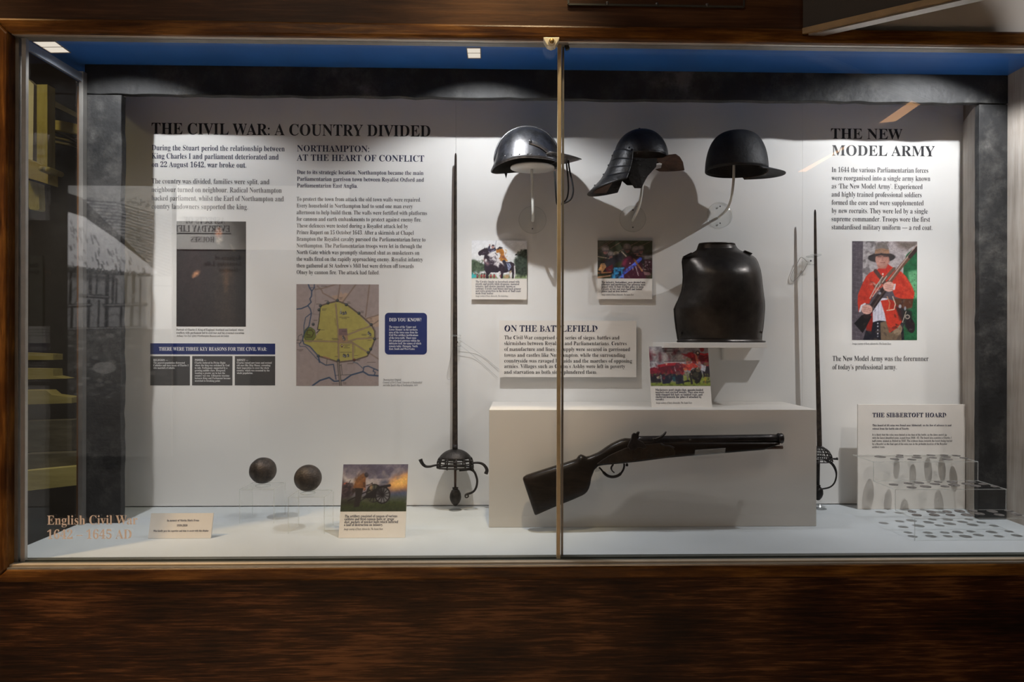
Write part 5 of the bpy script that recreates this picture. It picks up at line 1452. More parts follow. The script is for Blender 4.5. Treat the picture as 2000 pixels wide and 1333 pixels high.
bars = [[(1110, 314, YH - 0.01), (1112, 330, YH - 0.015), (1118, 358, YH - 0.018), (1119.5, 375, YH - .018), (1115, 389, YH - .014), (1104, 396.5, YH - 0.008), (1092, 400, YH)],
        [(1083, 335, YH - 0.05), (1084.5, 360, YH - 0.05), (1086, 385, YH - .04), (1088, 399, YH - 0.02), (1093, 401, YH)],
        [(1106, 316, YH + 0.04), (1109, 345, YH + 0.045), (1110, 372, YH + .04), (1106, 390, YH + 0.025), (1094, 400, YH + .004)]]
for b_ in bars:
    build('face_bar', MB().tube(smooth_path([P(*q) for q in b_], 6), 0.0024, 8), 'matt_iron', h1, label='thin black face bar')
build('strap_end', MB().prism([P(985, 338, YH), P(991, 338, YH), P(988.5, 349, YH)], (0, 0.002, 0)), 'matt_iron', h1)

# 2: black lobster-tail pot
h2 = thing('lobster_tail_helmet', 'black riveted helmet with a layered neck guard and brown peak', 'helmet', P(1250, 330, YH), 'helmets on the wall')
C2 = P(1252, 309, YH)
build('skull', dome(C2, 0.0765, 0.0755, 0.0805, 72, 24, 0.90, None, 8), 'black_iron', h2, mods=[SOL(0.002, -1)])
kn = P(1249, 254.5, YH)
build('crown_knob', MB().lathe(kn, [(0.011, -0.006), (0.008, -0.002), (0.003, 0.0), (0.0035, 0.003), (0.0028, 0.006), (0, 0.007)], 'z', 16), 'black_iron', h2)
build('brow_band', MB().tube([C2 + Vector((0.0772 * cos(2 * pi * k / 48), 0.0765 * sin(2 * pi * k / 48), 0.001)) for k in range(49)], 0.003, 8, flat=0.5), 'black_iron', h2)
# neck guard: four overlapping plates sweeping back and down to the left
spine = [P(1199, 297, YH), P(1192, 316, YH), P(1184, 334, YH), P(1173, 352, YH), P(1150, 376.5, YH)]
half = [0.0765, 0.0765, 0.0785, 0.082, 0.090]
front = [P(x, y, YH - hw) for (x, y), hw in zip(((1237, 296), (1235.5, 312), (1232.5, 325), (1229, 337), (1225, 347.5)), half)]
def lame(i):
    def fn(u, v):
        t = v * 1.12
        sp, fr, hw = spine[i].lerp(spine[i + 1], t), front[i].lerp(front[i + 1], t), half[i] + (half[i + 1] - half[i]) * t
        hw += 0.0025 * (1 - v) if i else 0
        a = (u - 0.5) * pi
        kx, ky = 1 - cos(a), sin(a)
        p = sp.lerp(fr, kx)
        return Vector((p.x, YH + ky * hw, p.z))
    return MB().grid(fn, 33, 6)
for i in range(4):
    lm = build('neck_lame', lame(i), 'black_iron', h2, mods=[SOL(0.0022, 0)])
    for side in (-1, 1):
        p = front[i].lerp(front[i + 1], 0.35)
        q = spine[i].lerp(front[i], 0.78)
        build('rivet', MB().ball((q.x + 0.004, YH + side * (half[i] * 0.985 + 0.001), p.z), 0.003, n=10, m=6), 'black_iron', lm)
    q = spine[i].lerp(spine[i + 1], 0.5)
    build('rivet', MB().ball((q.x - 0.001, YH - 0.012, q.z), 0.0026, n=10, m=6), 'black_iron', lm)
build('tail_lining', MB().prism([Vector((p.x, YH + k, p.z - 0.004)) for p, k in ((P(1160, 372, YH), -0.02), (P(1190, 364, YH), -0.07), (P(1190, 364, YH), 0.07), (P(1160, 372, YH), 0.02))], (0, 0, -0.0015)), 'rust', h2, label='rust-brown underside of the neck guard')
# cheek plates
for sy, yy in ((-1, YH - 0.074), (1, YH + 0.074)):
    pts = [(1234.5, 307), (1260, 309.5), (1283, 308.5), (1282.5, 325), (1276, 332), (1266, 343), (1260, 354), (1254.5, 366), (1240.5, 366), (1234, 356), (1228, 345.5)]
    if sy > 0: pts = [(x, 307 + (y - 307) * 0.55) for x, y in pts]
    q = [P(x, y, YH - 0.074) for x, y in pts]
    ck = build('cheek_plate', MB().prism([Vector((v.x, yy + sy * -0.012 * ((v.z - q[0].z) / -0.09), v.z)) for v in q], (0, 0.0025, 0)), 'matt_iron', h2, label='matt black cheek plate', mods=[BEV(0.001, 2)])
    for x, y in () if sy > 0 else ((1243, 312), (1250, 313), (1261, 312), (1250, 322), (1270, 326), (1232, 341), (1258, 344), (1243, 362), (1252, 362)):
        v = P(x, y, YH - 0.075)
        build('rivet', MB().ball((v.x, yy + sy * -0.012 * ((v.z - q[0].z) / -0.09) - 0.001, v.z), 0.0021, 0.0018, 0.0021, 10, 6), 'black_iron', ck)
v = P(1229, 288, YH - 0.074)
build('rivet', MB().ball((v.x, YH - 0.0725, v.z), 0.003, n=10, m=6), 'black_iron', h2)
# peak seen from below
pts = [(1283, 309.5, -0.035), (1295, 308.5, -0.05), (1306, 303, -0.06), (1320, 301.5, -0.06), (1328, 307, -0.05), (1334, 317, -0.02), (1337, 333, 0.06), (1322, 334.5, 0.07), (1304, 335.5, 0.07), (1288, 335.5, 0.06), (1280, 331.5, 0.05), (1291, 329, 0.04), (1293, 320, 0.02), (1284, 317, 0.0)]
pts = [P(x, y, YH + d) for x, y, d in pts]
build('peak', MB().prism(pts, (0, 0.0015, 0.0018)), 'rust', h2, label='rust-brown pointed peak', mods=[BEV(0.0005, 1)])

# 3: plain black helmet with a flat cap-like peak
h3 = thing('black_skull_helmet', 'plain matt black helmet shaped like a peaked cap', 'helmet', P(1440, 345, YH), 'helmets on the wall')
C3 = P(1438.5, 334.5, YH)
build('skull', dome(C3, 0.0885, 0.080, 0.1135, 64, 26, 0.62), 'matt_iron', h3, mods=[SOL(0.0022, -1)])
build('rim_roll', MB().tube([C3 + Vector((0.0885 * cos(2 * pi * k / 64), 0.080 * sin(2 * pi * k / 64), 0.0)) for k in range(65)], 0.0016, 8), 'matt_iron', h3)
for k in range(14):
    a = radians(-170 + k * 12)
    build('rivet', MB().ball(C3 + Vector((0.0888 * cos(a), 0.0803 * sin(a), 0.010)), 0.0015, n=8, m=6), 'black_iron', h3)
def peak3(u, v):
    s = (u - 0.5) * 2
    a = s * radians(62)
    r0 = Vector((0.0885 * cos(a), 0.080 * sin(a), 0))
    ext = 0.050 * (1 - abs(s) ** 2.4) + 0.004
    return C3 + r0 + Vector((ext * v, 0, -0.002 - 0.006 * v * v))
build('peak', MB().grid(peak3, 33, 8), 'matt_iron', h3, mods=[SOL(0.0022)])
build('stitching', MB().tube([peak3(u / 20, 0.0) + Vector((0.001, 0, -0.001)) for u in range(21)], 0.0016, 6), 'rust', h3, label='brown stitched seam of the peak')

# ------------------------------------------------------------------ breastplate
YBP = -0.085
bp = thing('breastplate', 'dark brown-black iron breastplate standing on the white wall shelf', 'breastplate', (P(1405, 667, YBP).x, YBP, zs1))
prof = [(665.5, 1321.5, 1492), (660, 1324, 1487), (650, 1322.5, 1487.5), (638, 1320.5, 1489.5), (618, 1318, 1491.5), (601, 1316.8, 1492.8), (592, 1320.5, 1493), (584, 1324.5, 1492.5), (574, 1328.5, 1491), (566, 1331.5, 1490), (554, 1333.6, 1488.6), (539, 1334.6, 1487), (524, 1334, 1484.6), (509, 1332.6, 1479.5), (502, 1333.6, 1475.5), (498, 1341, 1471), (493.5, 1350, 1463), (489.5, 1357, 1452), (487, 1360.5, 1446), (484.5, 1362, 1442), (481, 1363.2, 1438.5), (477, 1364.5, 1436), (473.5, 1366, 1434.5)]
zz = [P(1405, y, YBP).z for y, a, b in prof]
dz = zs1 - zz[0] + 0.0005
def plate_point(yy, xa, xb, u, zt):
    a, b = P(xa, yy, YBP).x, P(xb, yy, YBP).x
    s = (u - 0.5) * 2
    bulge = 0.074 * (1 - abs(s) ** 2.3) * (0.70 + 0.42 * sin(pi * min(1, max(0, zt * 0.80 + 0.06))) ** 1.5)
    if zt > 0.68: bulge *= 1 - 0.60 * min(1, (zt - 0.68) / 0.27) ** 1.5
    ridge = 0.006 * math.exp(-(s / 0.16) ** 2) * (1 - zt)
    return Vector((a + (b - a) * (0.5 + 0.5 * (0.55 * s + 0.45 * sin(s * pi / 2))), YBP - bulge - ridge, P(1405, yy, YBP).z + dz))
NV = len(prof)
fine = []
for i in range(NV - 1):
    for k in range(3):
        t = k / 3
        fine.append(tuple(prof[i][j] * (1 - t) + prof[i + 1][j] * t for j in range(3)))
fine.append(prof[-1])
z_lo, z_hi = fine[0][0], fine[-1][0]
def body_fn(u, v):
    i = min(len(fine) - 1, int(round(v * (len(fine) - 1))))
    yy, a, b = fine[i]
    p = plate_point(yy, a, b, u, (z_lo - yy) / (z_lo - z_hi))
    if i < 3: p.y -= 0.006 * (3 - i) / 3
    return p
build('body_plate', MB().grid(body_fn, 41, len(fine)), 'plate', bp, mods=[SOL(0.0022, 0)])
build('neck_rim', MB().tube([body_fn(k / 32, 1.0) + Vector((0, -0.0015, 0)) for k in range(33)], 0.0026, 8), 'plate', bp)
for side in (0.0, 1.0):
    pts = [body_fn(side, k / (len(fine) - 1)) for k in range(3, len(fine))]
    build('edge_roll', MB().tube(pts, 0.0022, 8), 'plate', bp)
build('waist_flange', MB().tube([body_fn(k / 40, 0.0) + Vector((0, -0.003, 0.0025)) for k in range(41)], 0.0028, 8), 'plate', bp)
for (x, y, x2, y2) in ((1334, 502.5, 1350, 494.5), (1453, 490.5, 1468, 496.5)):
    build('shoulder_tab', MB().bar(P(x, y, YBP - 0.012), P(x2, y2, YBP - 0.014), 0.016, 0.003), 'plate', bp)
for x, y, u in ((1330.5, 651, 0.05), (1486.5, 649, 0.98)):
    build('rivet', MB().ball(P(x, y, YBP - 0.02), 0.004, 0.003, 0.004, 12, 8), 'plate', bp)

# ------------------------------------------------------------------ gun on the front of the plinth
YG = -0.292
gun = thing('flintlock_gun', 'short dark flintlock gun mounted on the front of the white plinth', 'gun', P(1275, 920, YG))
stations = [((1021, 936), (1044, 1005), .010), ((1022, 932.5), (1046.5, 1006.3), .017), ((1028, 928.5), (1053, 1003.5), .0205), ((1040, 924.5), (1062, 999.2), .0215), ((1062, 917.5), (1080, 991.5), .022), ((1087, 909.5), (1102, 982.5), .022), ((1105, 904), (1117, 976.5), .022), ((1118, 899.7), (1129, 971.2), .0215), ((1126, 896.7), (1137, 967.8), .021), ((1130, 891), (1142, 964.8), .0205),
            ((1134.5, 888.2), (1146.5, 960.5), .020), ((1139, 889.5), (1149.8, 954.5), .0195), ((1145, 892.3), (1152.4, 946), .019), ((1152, 891), (1154.5, 933), .018), ((1159, 888.3), (1160.5, 917.5), .0175), ((1167, 885), (1168, 910.3), .0175), ((1176, 879.5), (1178, 908.6), .018), ((1185, 873), (1189, 907.6), .019), ((1194, 867.3), (1199, 906.7), .0195), ((1204, 862.4), (1209, 905.8), .020), ((1212, 858.8), (1217, 905), .0205), ((1221, 856.5), (1226, 904), .021),
            ((1233, 857), (1237, 903), .0215), ((1253, 859), (1256, 900.6), .0215), ((1300, 860.8), (1300, 894.6), .0205), ((1358, 861.5), (1358, 889.4), .018), ((1416, 862), (1416, 885), .0165), ((1460, 862.3), (1460, 881.2), .0155), ((1490, 862.5), (1490, 878.8), .015), ((1502, 862.7), (1502, 874.5), .0145), ((1512, 863), (1512, 870.5), .014), ((1520, 863.5), (1520, 868.5), .012)]
ring = []
NS = 26
for (tx, ty), (bx, by), hw in stations:
    T, B = P(tx, ty, YG), P(bx, by, YG)
    cc, hv = (T + B) / 2, (T - B) / 2
    for j in range(NS):
        a = 2 * pi * j / NS
        cu, su = cos(a), sin(a)
        cu = math.copysign(abs(cu) ** 0.62, cu); su = math.copysign(abs(su) ** 0.62, su)
        ring.append(cc + hv * su + Vector((0, -hw * cu, 0)))
ns = len(stations)
mb = MB().add(ring, [(i * NS + j, (i + 1) * NS + j, (i + 1) * NS + (j + 1) % NS, i * NS + (j + 1) % NS) for i in range(ns - 1) for j in range(NS)], True)
mb.f += [tuple(range(NS)), tuple(reversed(range((ns - 1) * NS, ns * NS)))]; mb.sm += [False, False]
build('stock', mb, 'gunwood', gun)
ba, bb = P(1235, 861.2, YG), P(1521, 856.8, YG)
bax = bb - ba
bpth = [ba + bax * (k / 14) for k in range(15)]
build('barrel', MB().tube(bpth, [0.0125 - 0.0010 * k / 14 for k in range(15)], 20), 'gunmetal', gun)
mz = build('muzzle_ring', MB().tube([P(1518, 856.9, YG), P(1520.5, 856.8, YG), P(1523, 856.7, YG), P(1526.5, 856.6, YG), P(1528.5, 856.6, YG)], [0.0122, 0.0146, 0.0132, 0.0146, 0.0125], 24), 'gunmetal', gun)
build('bore', MB().lathe(P(1529.0, 856.6, YG), [(0.0, 0.0003), (0.0092, 0.0003)], 'x', 20), 'rubber', mz)
build('ramrod', MB().tube([P(1497, 875.3, YG - .004), P(1510, 874.8, YG - .004), P(1528.5, 874.2, YG - .004)], [0.0042, 0.0042, 0.0046], 12), 'rust', gun, label='dark brown ramrod tip under the muzzle')
lk_ = [(1166, 907.5), (1175, 900), (1190, 890.5), (1208, 882), (1222, 876), (1238, 872), (1262, 869), (1290, 866.5), (1297, 871), (1306, 872), (1315, 876.5), (1319.5, 883), (1318.5, 889.5), (1300, 893.5), (1280, 895.8), (1256, 899), (1233, 902.3), (1200, 905.5)]
lp_ = build('lock_plate', MB().prism([P(x, y, YG - 0.0235) for x, y in lk_], (0, 0.006, 0)), 'lockplate', gun, label='brown lock plate', mods=[BEV(0.0015, 2)])
for x, y in ((1240, 896), (1272.5, 879), (1272.5, 891)):
    build('screw', MB().ball(P(x, y, YG - 0.0245), 0.0022, 0.0015, 0.0022, 10, 6), 'gunmetal', lp_)
ck_ = [(1226, 873), (1229, 866), (1233, 858), (1234.5, 849.5), (1239, 846), (1243, 848), (1244, 845), (1247, 844.2), (1249.5, 846.5), (1247.5, 850), (1248.5, 856), (1245.5, 859), (1250, 861), (1256, 864), (1260.5, 870), (1263, 875.5), (1257, 877.5), (1251, 874.5), (1246, 875), (1240, 880), (1231, 880)]
build('cock', MB().prism([P(x, y, YG - 0.033) for x, y in ck_], (0, 0.009, 0)), 'gunmetal', gun, label='hammer of the lock', mods=[BEV(0.0018, 2)])
build('jaw_screw', MB().tube([P(1245.5, 852, YG - .029), P(1247.5, 843.5, YG - .029)], [0.0026, 0.0032], 10), 'gunmetal', gun)
fz = [(1276, 857), (1281, 857.5), (1289, 854.5), (1296, 850), (1300.5, 845.5), (1302.5, 844), (1300, 849.5), (1294, 856), (1287, 859.5), (1283, 863), (1278, 862)]
build('frizzen', MB().prism([P(x, y, YG - 0.030) for x, y in fz], (0, 0.014, 0)), 'gunmetal', gun, label='steel flap of the lock', mods=[BEV(0.0008, 2)])
build('frizzen_spring', MB().tube(smooth_path([P(1290, 866.5, YG - .026), P(1297, 870.5, YG - .026), P(1308, 871.5, YG - .026), P(1317, 876, YG - .026)], 5), 0.0018, 8), 'gunmetal', gun)
tg = [(1170, 913.5, 0), (1174, 917.5, 0), (1179, 923.5, 0), (1186, 929.5, 0), (1195, 932, 0), (1204, 930.8, 0), (1211, 926.8, 0), (1216.5, 919.5, 0), (1219, 912, 0), (1219, 906, 0)]
build('trigger_guard', MB().tube(smooth_path([P(x, y, YG) for x, y, _ in tg], 5), [0.0025] * 10 + [0.0040] * 22 + [0.0028] * 14, 10, flat=0.7), 'gunmetal', gun)
build('trigger', MB().tube(smooth_path([P(1198, 907, YG), P(1194, 914, YG), P(1195.5, 920, YG), P(1200, 924, YG)], 5), [0.0026] * 8 + [0.0018] * 8, 8), 'gunmetal', gun)
build('sling_stud', MB().lathe(P(1224.5, 907, YG), [(0.0025, -0.006), (0.0038, -0.005), (0.0038, -0.002), (0.002, 0.002)], 'z', 12), 'gunmetal', gun)
build('barrel_sight', MB().box(P(1346.5, 858.2, YG - 0.0130), P(1350, 860.5, YG - 0.0115)), 'coin', gun, label='small worn bright patch on the barrel')
s1 = thing('gun_support', 'clear acrylic peg under the grip of the gun', 'acrylic support', P(1166, 920, YG), 'clear supports holding the gun')
mb = MB().bar(P(1166, 918, YG - .002), P(1173, 958, -0.254), 0.013, 0.012)
build('peg', mb, 'acrylic', s1)
build('peg_tip', MB().bar(P(1165.8, 915, YG - .004), P(1167, 921, YG - .004), 0.0135, 0.013), 'acrylic_edge', s1)
s2 = thing('gun_support', 'clear acrylic ledge under the barrel of the gun', 'acrylic support', P(1387, 890, YG), 'clear supports holding the gun')
a, b, c_, d_ = P(1357.5, 879.5, YG - .026), P(1416.5, 875.5, YG - .026), P(1415, 886, YG - .026), P(1356.5, 890, YG - .026)
build('lip', MB().prism([a, b, c_, d_], (0, -0.004, 0)), 'acrylic_edge', s2)
d_ = d_ + Vector((0, 0, -0.008)); c_ = c_ + Vector((0, 0, -0.008))
build('ledge', MB().hexa([d_ + Vector((0, 0, -.004)), c_ + Vector((0, 0, -.004)), Vector((c_.x, YP - .0005, c_.z - .004)), Vector((d_.x, YP - .0005, d_.z - .004))], [d_, c_, Vector((c_.x, YP - .0005, c_.z)), Vector((d_.x, YP - .0005, d_.z))]), 'acrylic', s2)

# ------------------------------------------------------------------ swords
def blade_mesh(rows_, y, th):
    """rows: (px centre, py, width px)"""
    vs = []
    for x, yy, w in rows_:
        l, r, c = P(x - w / 2, yy, y), P(x + w / 2, yy, y), P(x, yy, y)
        vs += [l, c + Vector((0, -th / 2, 0)), r, c + Vector((0, th / 2, 0))]
    n = len(rows_)
    mb = MB()
    fs = [(i * 4 + j, i * 4 + (j + 1) % 4, i * 4 + 4 + (j + 1) % 4, i * 4 + 4 + j) for i in range(n - 1) for j in range(4)]
    fs += [(3, 2, 1, 0), tuple((n - 1) * 4 + j for j in range(4))]
    return mb.add(vs, fs, False)

YW = -0.050
sw = thing('sword', 'long sword hanging point up between the map panel and the plinth, hilt fully seen', 'sword', P(889, 985, YW), 'swords standing against the back panel')
build('blade', blade_mesh([(890, 299.5, 2.2), (890, 304, 4.2), (889.7, 330, 5.0), (889.4, 400, 6.0), (889, 500, 7.2), (888.8, 600, 8.4), (888.8, 700, 9.2), (888.8, 800, 9.9), (888.7, 872, 10.4)], YW, 0.005), 'blade', sw)
build('blade_collar', MB().tube([P(888.7, 869, YW), P(888.7, 882, YW)], 0.0085, 12, flat=1.0), 'hilt', sw)
Cg = P(889, 909, YW)
gx, gy, gh = 0.0545, 0.044, 0.048
def bowl(v0, v1, a0, a1, nu, nv):
    def fn(u, v):
        th = (v0 + (v1 - v0) * v) * pi / 2
        a = radians(a0 + (a1 - a0) * u)
        return Cg + Vector((gx * sin(th) * cos(a), gy * sin(th) * sin(a), gh * cos(th)))
    return MB().grid(fn, nu, nv)
build('guard_bowl', bowl(0.02, 0.70, 0, 360, 49, 12), 'hilt', sw, mods=[SOL(0.002, 0)])
mb = MB()
for th0, r, dz_ in ((0.80, 0.0020, 0), (0.91, 0.0019, 0.0), (1.0, 0.0026, -0.0075)):
    pts = []
    for k in range(49):
        a = 2 * pi * k / 48
        th = th0 * pi / 2
        pts.append(Cg + Vector((gx * sin(th) * cos(a), gy * sin(th) * sin(a), gh * cos(th) + dz_ * (1 + 0.5 * sin(a)))))
    mb.tube(pts, r, 8)
for ang in range(0, 360, 30):
    a = radians(ang + 8)
    pts = [Cg + Vector((gx * sin(t * pi / 2) * cos(a), gy * sin(t * pi / 2) * sin(a), gh * cos(t * pi / 2) - (0.008 if t > 0.95 else 0))) for t in (0.68, 0.78, 0.88, 1.0)]
    mb.tube(pts, 0.0024, 8)
build('guard_cage', mb, 'hilt', sw, label='pierced lower part of the hand guard')
ql = [(857, 908.5), (848, 909.8), (840, 911.8), (832, 911.6), (826.5, 908), (823, 902.5), (821, 897.5)]
qr = [(921, 907), (926, 904.7), (936, 904.7), (943.5, 907.5), (949, 913.5), (951, 919.5), (949, 926)]
for nm, qq in (('quillon', ql), ('quillon', qr)):
    pp = smooth_path([P(x, y, YW - 0.006) for x, y in qq], 5)
    build(nm, MB().tube(pp, [0.0030 + 0.0032 * (k / (len(pp) - 1)) ** 1.5 for k in range(len(pp))], 10), 'hilt', sw)
kb_ = [(897, 919.5), (908, 918.5), (918, 917.5), (926, 922), (930, 930.5), (932, 940), (930.5, 951), (926, 959.5), (919, 963.8), (912.5, 965.5), (908.6, 968.5), (909.5, 972), (912.5, 972.3), (915, 969.5), (913, 967)]
pp = smooth_path([P(x, y, YW - 0.016) for x, y in kb_], 4)
build('knuckle_bow', MB().tube(pp, [0.0034 if k < 0.7 * len(pp) else 0.0021 for k in range(len(pp))], 10), 'hilt', sw)
build('guard_strut', MB().tube(smooth_path([P(917, 908, YW - .03), P(922, 914, YW - .024), P(928, 925, YW - .016)], 5), 0.0024, 8), 'hilt', sw)
build('tang', MB().tube([P(889, 905, YW), P(889.2, 930, YW), P(889.2, 955, YW)], [0.0040, 0.0037, 0.0034], 10), 'rust', sw, label='bare rusty tang where the grip was')
build('pommel_collar', MB().lathe(P(889.2, 954.5, YW), [(0.0035, 0.003), (0.0095, 0.0025), (0.0085, -0.001), (0.006, -0.003)], 'z', 20), 'hilt', sw)
build('pommel', MB().lathe(P(889.5, 971.3, YW), [(0.0, -0.0275), (0.004, -0.0268), (0.0065, -0.024), (0.0125, -0.017), (0.0165, -0.008), (0.0178, 0.0), (0.0165, 0.010), (0.0125, 0.019), (0.0075, 0.0245), (0.003, 0.026)], 'z', 28), 'hilt', sw)
fb = thing('clear_block', 'clear acrylic block under the pommel of the fully seen sword', 'acrylic support', (P(889, 990, YW).x, YW, ZF), 'clear blocks under the swords')
c0 = Vector((P(889, 990, YW).x, YW, ZF))
build('block', MB().lathe(c0, [(0.020, 0.0), (0.020, 0.0035), (0.011, 0.0055), (0.0095, max(0.007, P(889, 988, YW).z - ZF)), (0.0, max(0.007, P(889, 988, YW).z - ZF))], 'z', 24), 'acrylic', fb)

def sword_clip(label, x, y, yd, side):
    c = P(x, y, 0)
    t = thing('sword_clip', label, 'acrylic clip', c, 'clear clips holding the swords')
    w = 0.020
    build('clip_block', MB().box((c.x - w / 2, -0.024, c.z - 0.014), (c.x + w / 2, -0.0005, c.z + 0.012)), 'acrylic', t)
    mb = MB()
    for zz_ in (-0.014, 0.010):
        mb.box((c.x - w / 2, -0.0245, c.z + zz_), (c.x + w / 2, -0.021, c.z + zz_ + 0.003))
    build('block_edges', mb, 'acrylic_edge', t)
    build('screw', MB().ball((c.x, -0.0255, c.z - 0.001), 0.0028, 0.0018, 0.0028, 12, 8), 'screw', t)
    s = P(x + side, y - 12, yd)
    build('fork', MB().box((min(c.x, s.x) - 0.010, yd - 0.014, s.z - 0.0025), (max(c.x, s.x) + 0.010, -0.012, s.z + 0.0025)), 'acrylic_edge', t)
    return t
sword_clip('clear clip holding the blade of the fully seen sword', 894.5, 668, YW, -6)
sword_clip('clear clip holding the blade of the sword behind the plinth', 1577, 511, YW, 17)
mb = MB().tube(smooth_path([P(1577, 512, -.027), P(1565, 503, -.02), P(1557, 515, -.012), P(1549, 530, -.008), P(1544, 543, -.006), P(1549, 550, -.006), P(1560, 540, -.006), P(1571, 527, -.008), P(1577, 514, -.027)], 6), 0.0008, 6)
o = build('tie_wire', mb, 'line', None, P(1560, 530, -0.01))
tag(o, 'loop of thin wire hanging from the clear clip beside the soldier panel', 'wire')
mb = MB()
for q_ in ([(896, 664, -.02), (935, 690, -.004), (975, 722, -.004)], [(896, 672, -.02), (930, 700, -.004), (972, 738, -.004)], [(886, 678, -.02), (880, 700, -.01), (873, 735, -.008), (878, 742, -.008), (886, 735, -.01)]):
    mb.tube(smooth_path([P(*p) for p in q_], 6), 0.0004, 5)  # thin grey tubes running out from the clip
o = build('grey_lines', mb, 'line', None, P(895, 672, -0.01))
tag(o, 'fine grey lines running from the clear clip of the fully seen sword', 'line')

sw2 = thing('sword', 'long sword standing point up behind the right end of the plinth, hilt half hidden', 'sword', P(1598, 975, YW), 'swords standing against the back panel')
build('blade', blade_mesh([(1592, 410, 2.4), (1592, 415, 4.4), (1592.3, 450, 5.4), (1593, 520, 6.4), (1594.5, 600, 7.4), (1596.5, 700, 8.4), (1599, 800, 9.4), (1600.5, 872, 10)], YW, 0.005), 'blade', sw2)
Cg = P(1598, 900, YW)
gx, gy, gh = 0.042, 0.040, 0.044
mb = MB()
for th0 in (0.25, 0.42, 0.58, 0.74, 0.88, 1.0):
    mb.tube([Cg + Vector((gx * sin(th0 * pi / 2) * cos(2 * pi * k / 40), gy * sin(th0 * pi / 2) * sin(2 * pi * k / 40), gh * cos(th0 * pi / 2))) for k in range(41)], 0.0017, 6)
for ang in range(0, 360, 18):
    a = radians(ang)
    mb.tube([Cg + Vector((gx * sin(t * pi / 2) * cos(a), gy * sin(t * pi / 2) * sin(a), gh * cos(t * pi / 2))) for t in (0.05, 0.25, 0.5, 0.75, 1.0)], 0.0015, 6)
build('guard_basket', mb, 'hilt', sw2, label='pierced hand guard')
build('quillon', MB().tube(smooth_path([P(1616, 896, YW - .01), P(1625, 896.5, YW - .012), P(1632, 897, YW - .012), P(1636, 896.5, YW - .012)], 4), [0.0022] * 6 + [0.003] * 4 + [0.0042] * 3, 10), 'hilt', sw2)
for k in (0, 1):
    build('knuckle_bow', MB().tube(smooth_path([P(1616 - 4 * k, 900, YW - .012 + .012 * k), P(1626 - 3 * k, 906, YW - .012 + .012 * k), P(1632.5 - 2 * k, 917, YW - .01 + .01 * k), P(1633.5, 930, YW - .008), P(1629.5, 944, YW - .006), P(1620, 952.5, YW - .004), P(1604, 956, YW)], 5), 0.0024, 8), 'hilt', sw2)
build('grip', MB().tube([P(1598, 899, YW), P(1597.5, 948, YW)], [0.0055, 0.005], 12), 'hilt', sw2)
build('pommel', MB().lathe(P(1597.5, 961.5, YW), [(0.0, -0.0265), (0.006, -0.024), (0.012, -0.016), (0.0155, -0.006), (0.0150, 0.006), (0.010, 0.014), (0.0065, 0.017), (0.0085, 0.020), (0.006, 0.022), (0.0, 0.0225)], 'z', 28), 'hilt', sw2)
fb = thing('clear_block', 'clear acrylic block under the pommel beside the plinth corner', 'acrylic support', (P(1598, 985, YW).x, YW, ZF), 'clear blocks under the swords')
c0 = Vector((P(1600, 985, YW).x, YW, ZF))
build('block', MB().lathe(c0, [(0.022, 0.0), (0.022, 0.003), (0.010, 0.005), (0.009, P(1600, 979.5, YW).z - ZF), (0.0, P(1600, 979.5, YW).z - ZF)], 'z', 24), 'acrylic', fb)

# ------------------------------------------------------------------ cannonballs on clear stands
def ball_stand(label_b, label_s, bc, br, fx0, fx1, ftop, y1, y2, holder):
    a, b = P(fx0, ftop, y1), P(fx1, ftop, y1)
    zt = a.z
    th = 0.0028
    t = thing('ball_stand', label_s, 'acrylic stand', ((a.x + b.x) / 2, (y1 + y2) / 2, ZF), 'clear stands under the cannonballs')
    build('stand_box', MB().box((a.x, y1, zt - th), (b.x, y2, zt)).box((a.x, y1, ZF + .0002), (a.x + th, y2, zt - th)).box((b.x - th, y1, ZF + .0002), (b.x, y2, zt - th)), 'acrylic', t)
    mb = MB()
    e = 0.0008
    for x in (a.x, b.x):
        for y in (y1, y2): mb.bar((x, y, ZF + .0003), (x, y, zt), 2 * e, 2 * e)
        mb.bar((x, y1, zt), (x, y2, zt), 2 * e, 2 * e)
    for y in (y1, y2): mb.bar((a.x, y, zt), (b.x, y, zt), 2 * e, 2 * e)
    build('stand_edges', mb, 'acrylic_edge', t)
    yc = (y1 + y2) / 2
    c = P(bc[0], bc[1], yc)
    r = br * (yc - CAM.y) / F_PX
    rr = holder * (yc - CAM.y) / F_PX
    zb_ = c.z - sqrt(max(0, r * r - rr * rr)) + 0.001
    build('ring_holder', MB().lathe((c.x, yc, zt), [(rr - 0.002, 0.0002), (rr, 0.0002), (rr, zb_ - zt), (rr - 0.002, zb_ - zt), (rr - 0.002, 0.0002)], 'z', 40, caps=False), 'acrylic', t)
    build('ring_edges', MB().lathe((c.x, yc, zt), [(rr + 0.0002, 0.0002), (rr + 0.0002, 0.0022), (rr - 0.001, 0.0022), (rr - 0.001, 0.0002)], 'z', 40, caps=False), 'acrylic_edge', t)
    mb = MB().ball(c, r, n=56, m=32)
    rnd = random.Random(bc[0])
    dents = [Vector((rnd.uniform(-1, 1), rnd.uniform(-1, 0.2), rnd.uniform(-1, 1))).normalized() for _ in range(16)]
    out = []
    for v in mb.v:
        n_ = (Vector(v) - c).normalized()
        k = 1.0
        for dn in dents:
            dd = n_.dot(dn)
            if dd > 0.96: k -= 0.012 * (dd - 0.96) / 0.04
        out.append(tuple(c + n_ * (r * k)))
    mb.v = out
    o = build('cannonball', mb, 'ball', None, c)
    tag(o, label_b, 'cannonball', 'cannonballs on clear stands')
ball_stand('smooth iron cannonball on the clear stand farther from the cannon card', 'clear stand under the smooth cannonball', (513.5, 919.5), 25.2, 468, 535, 957, -0.194, -0.102, 14)
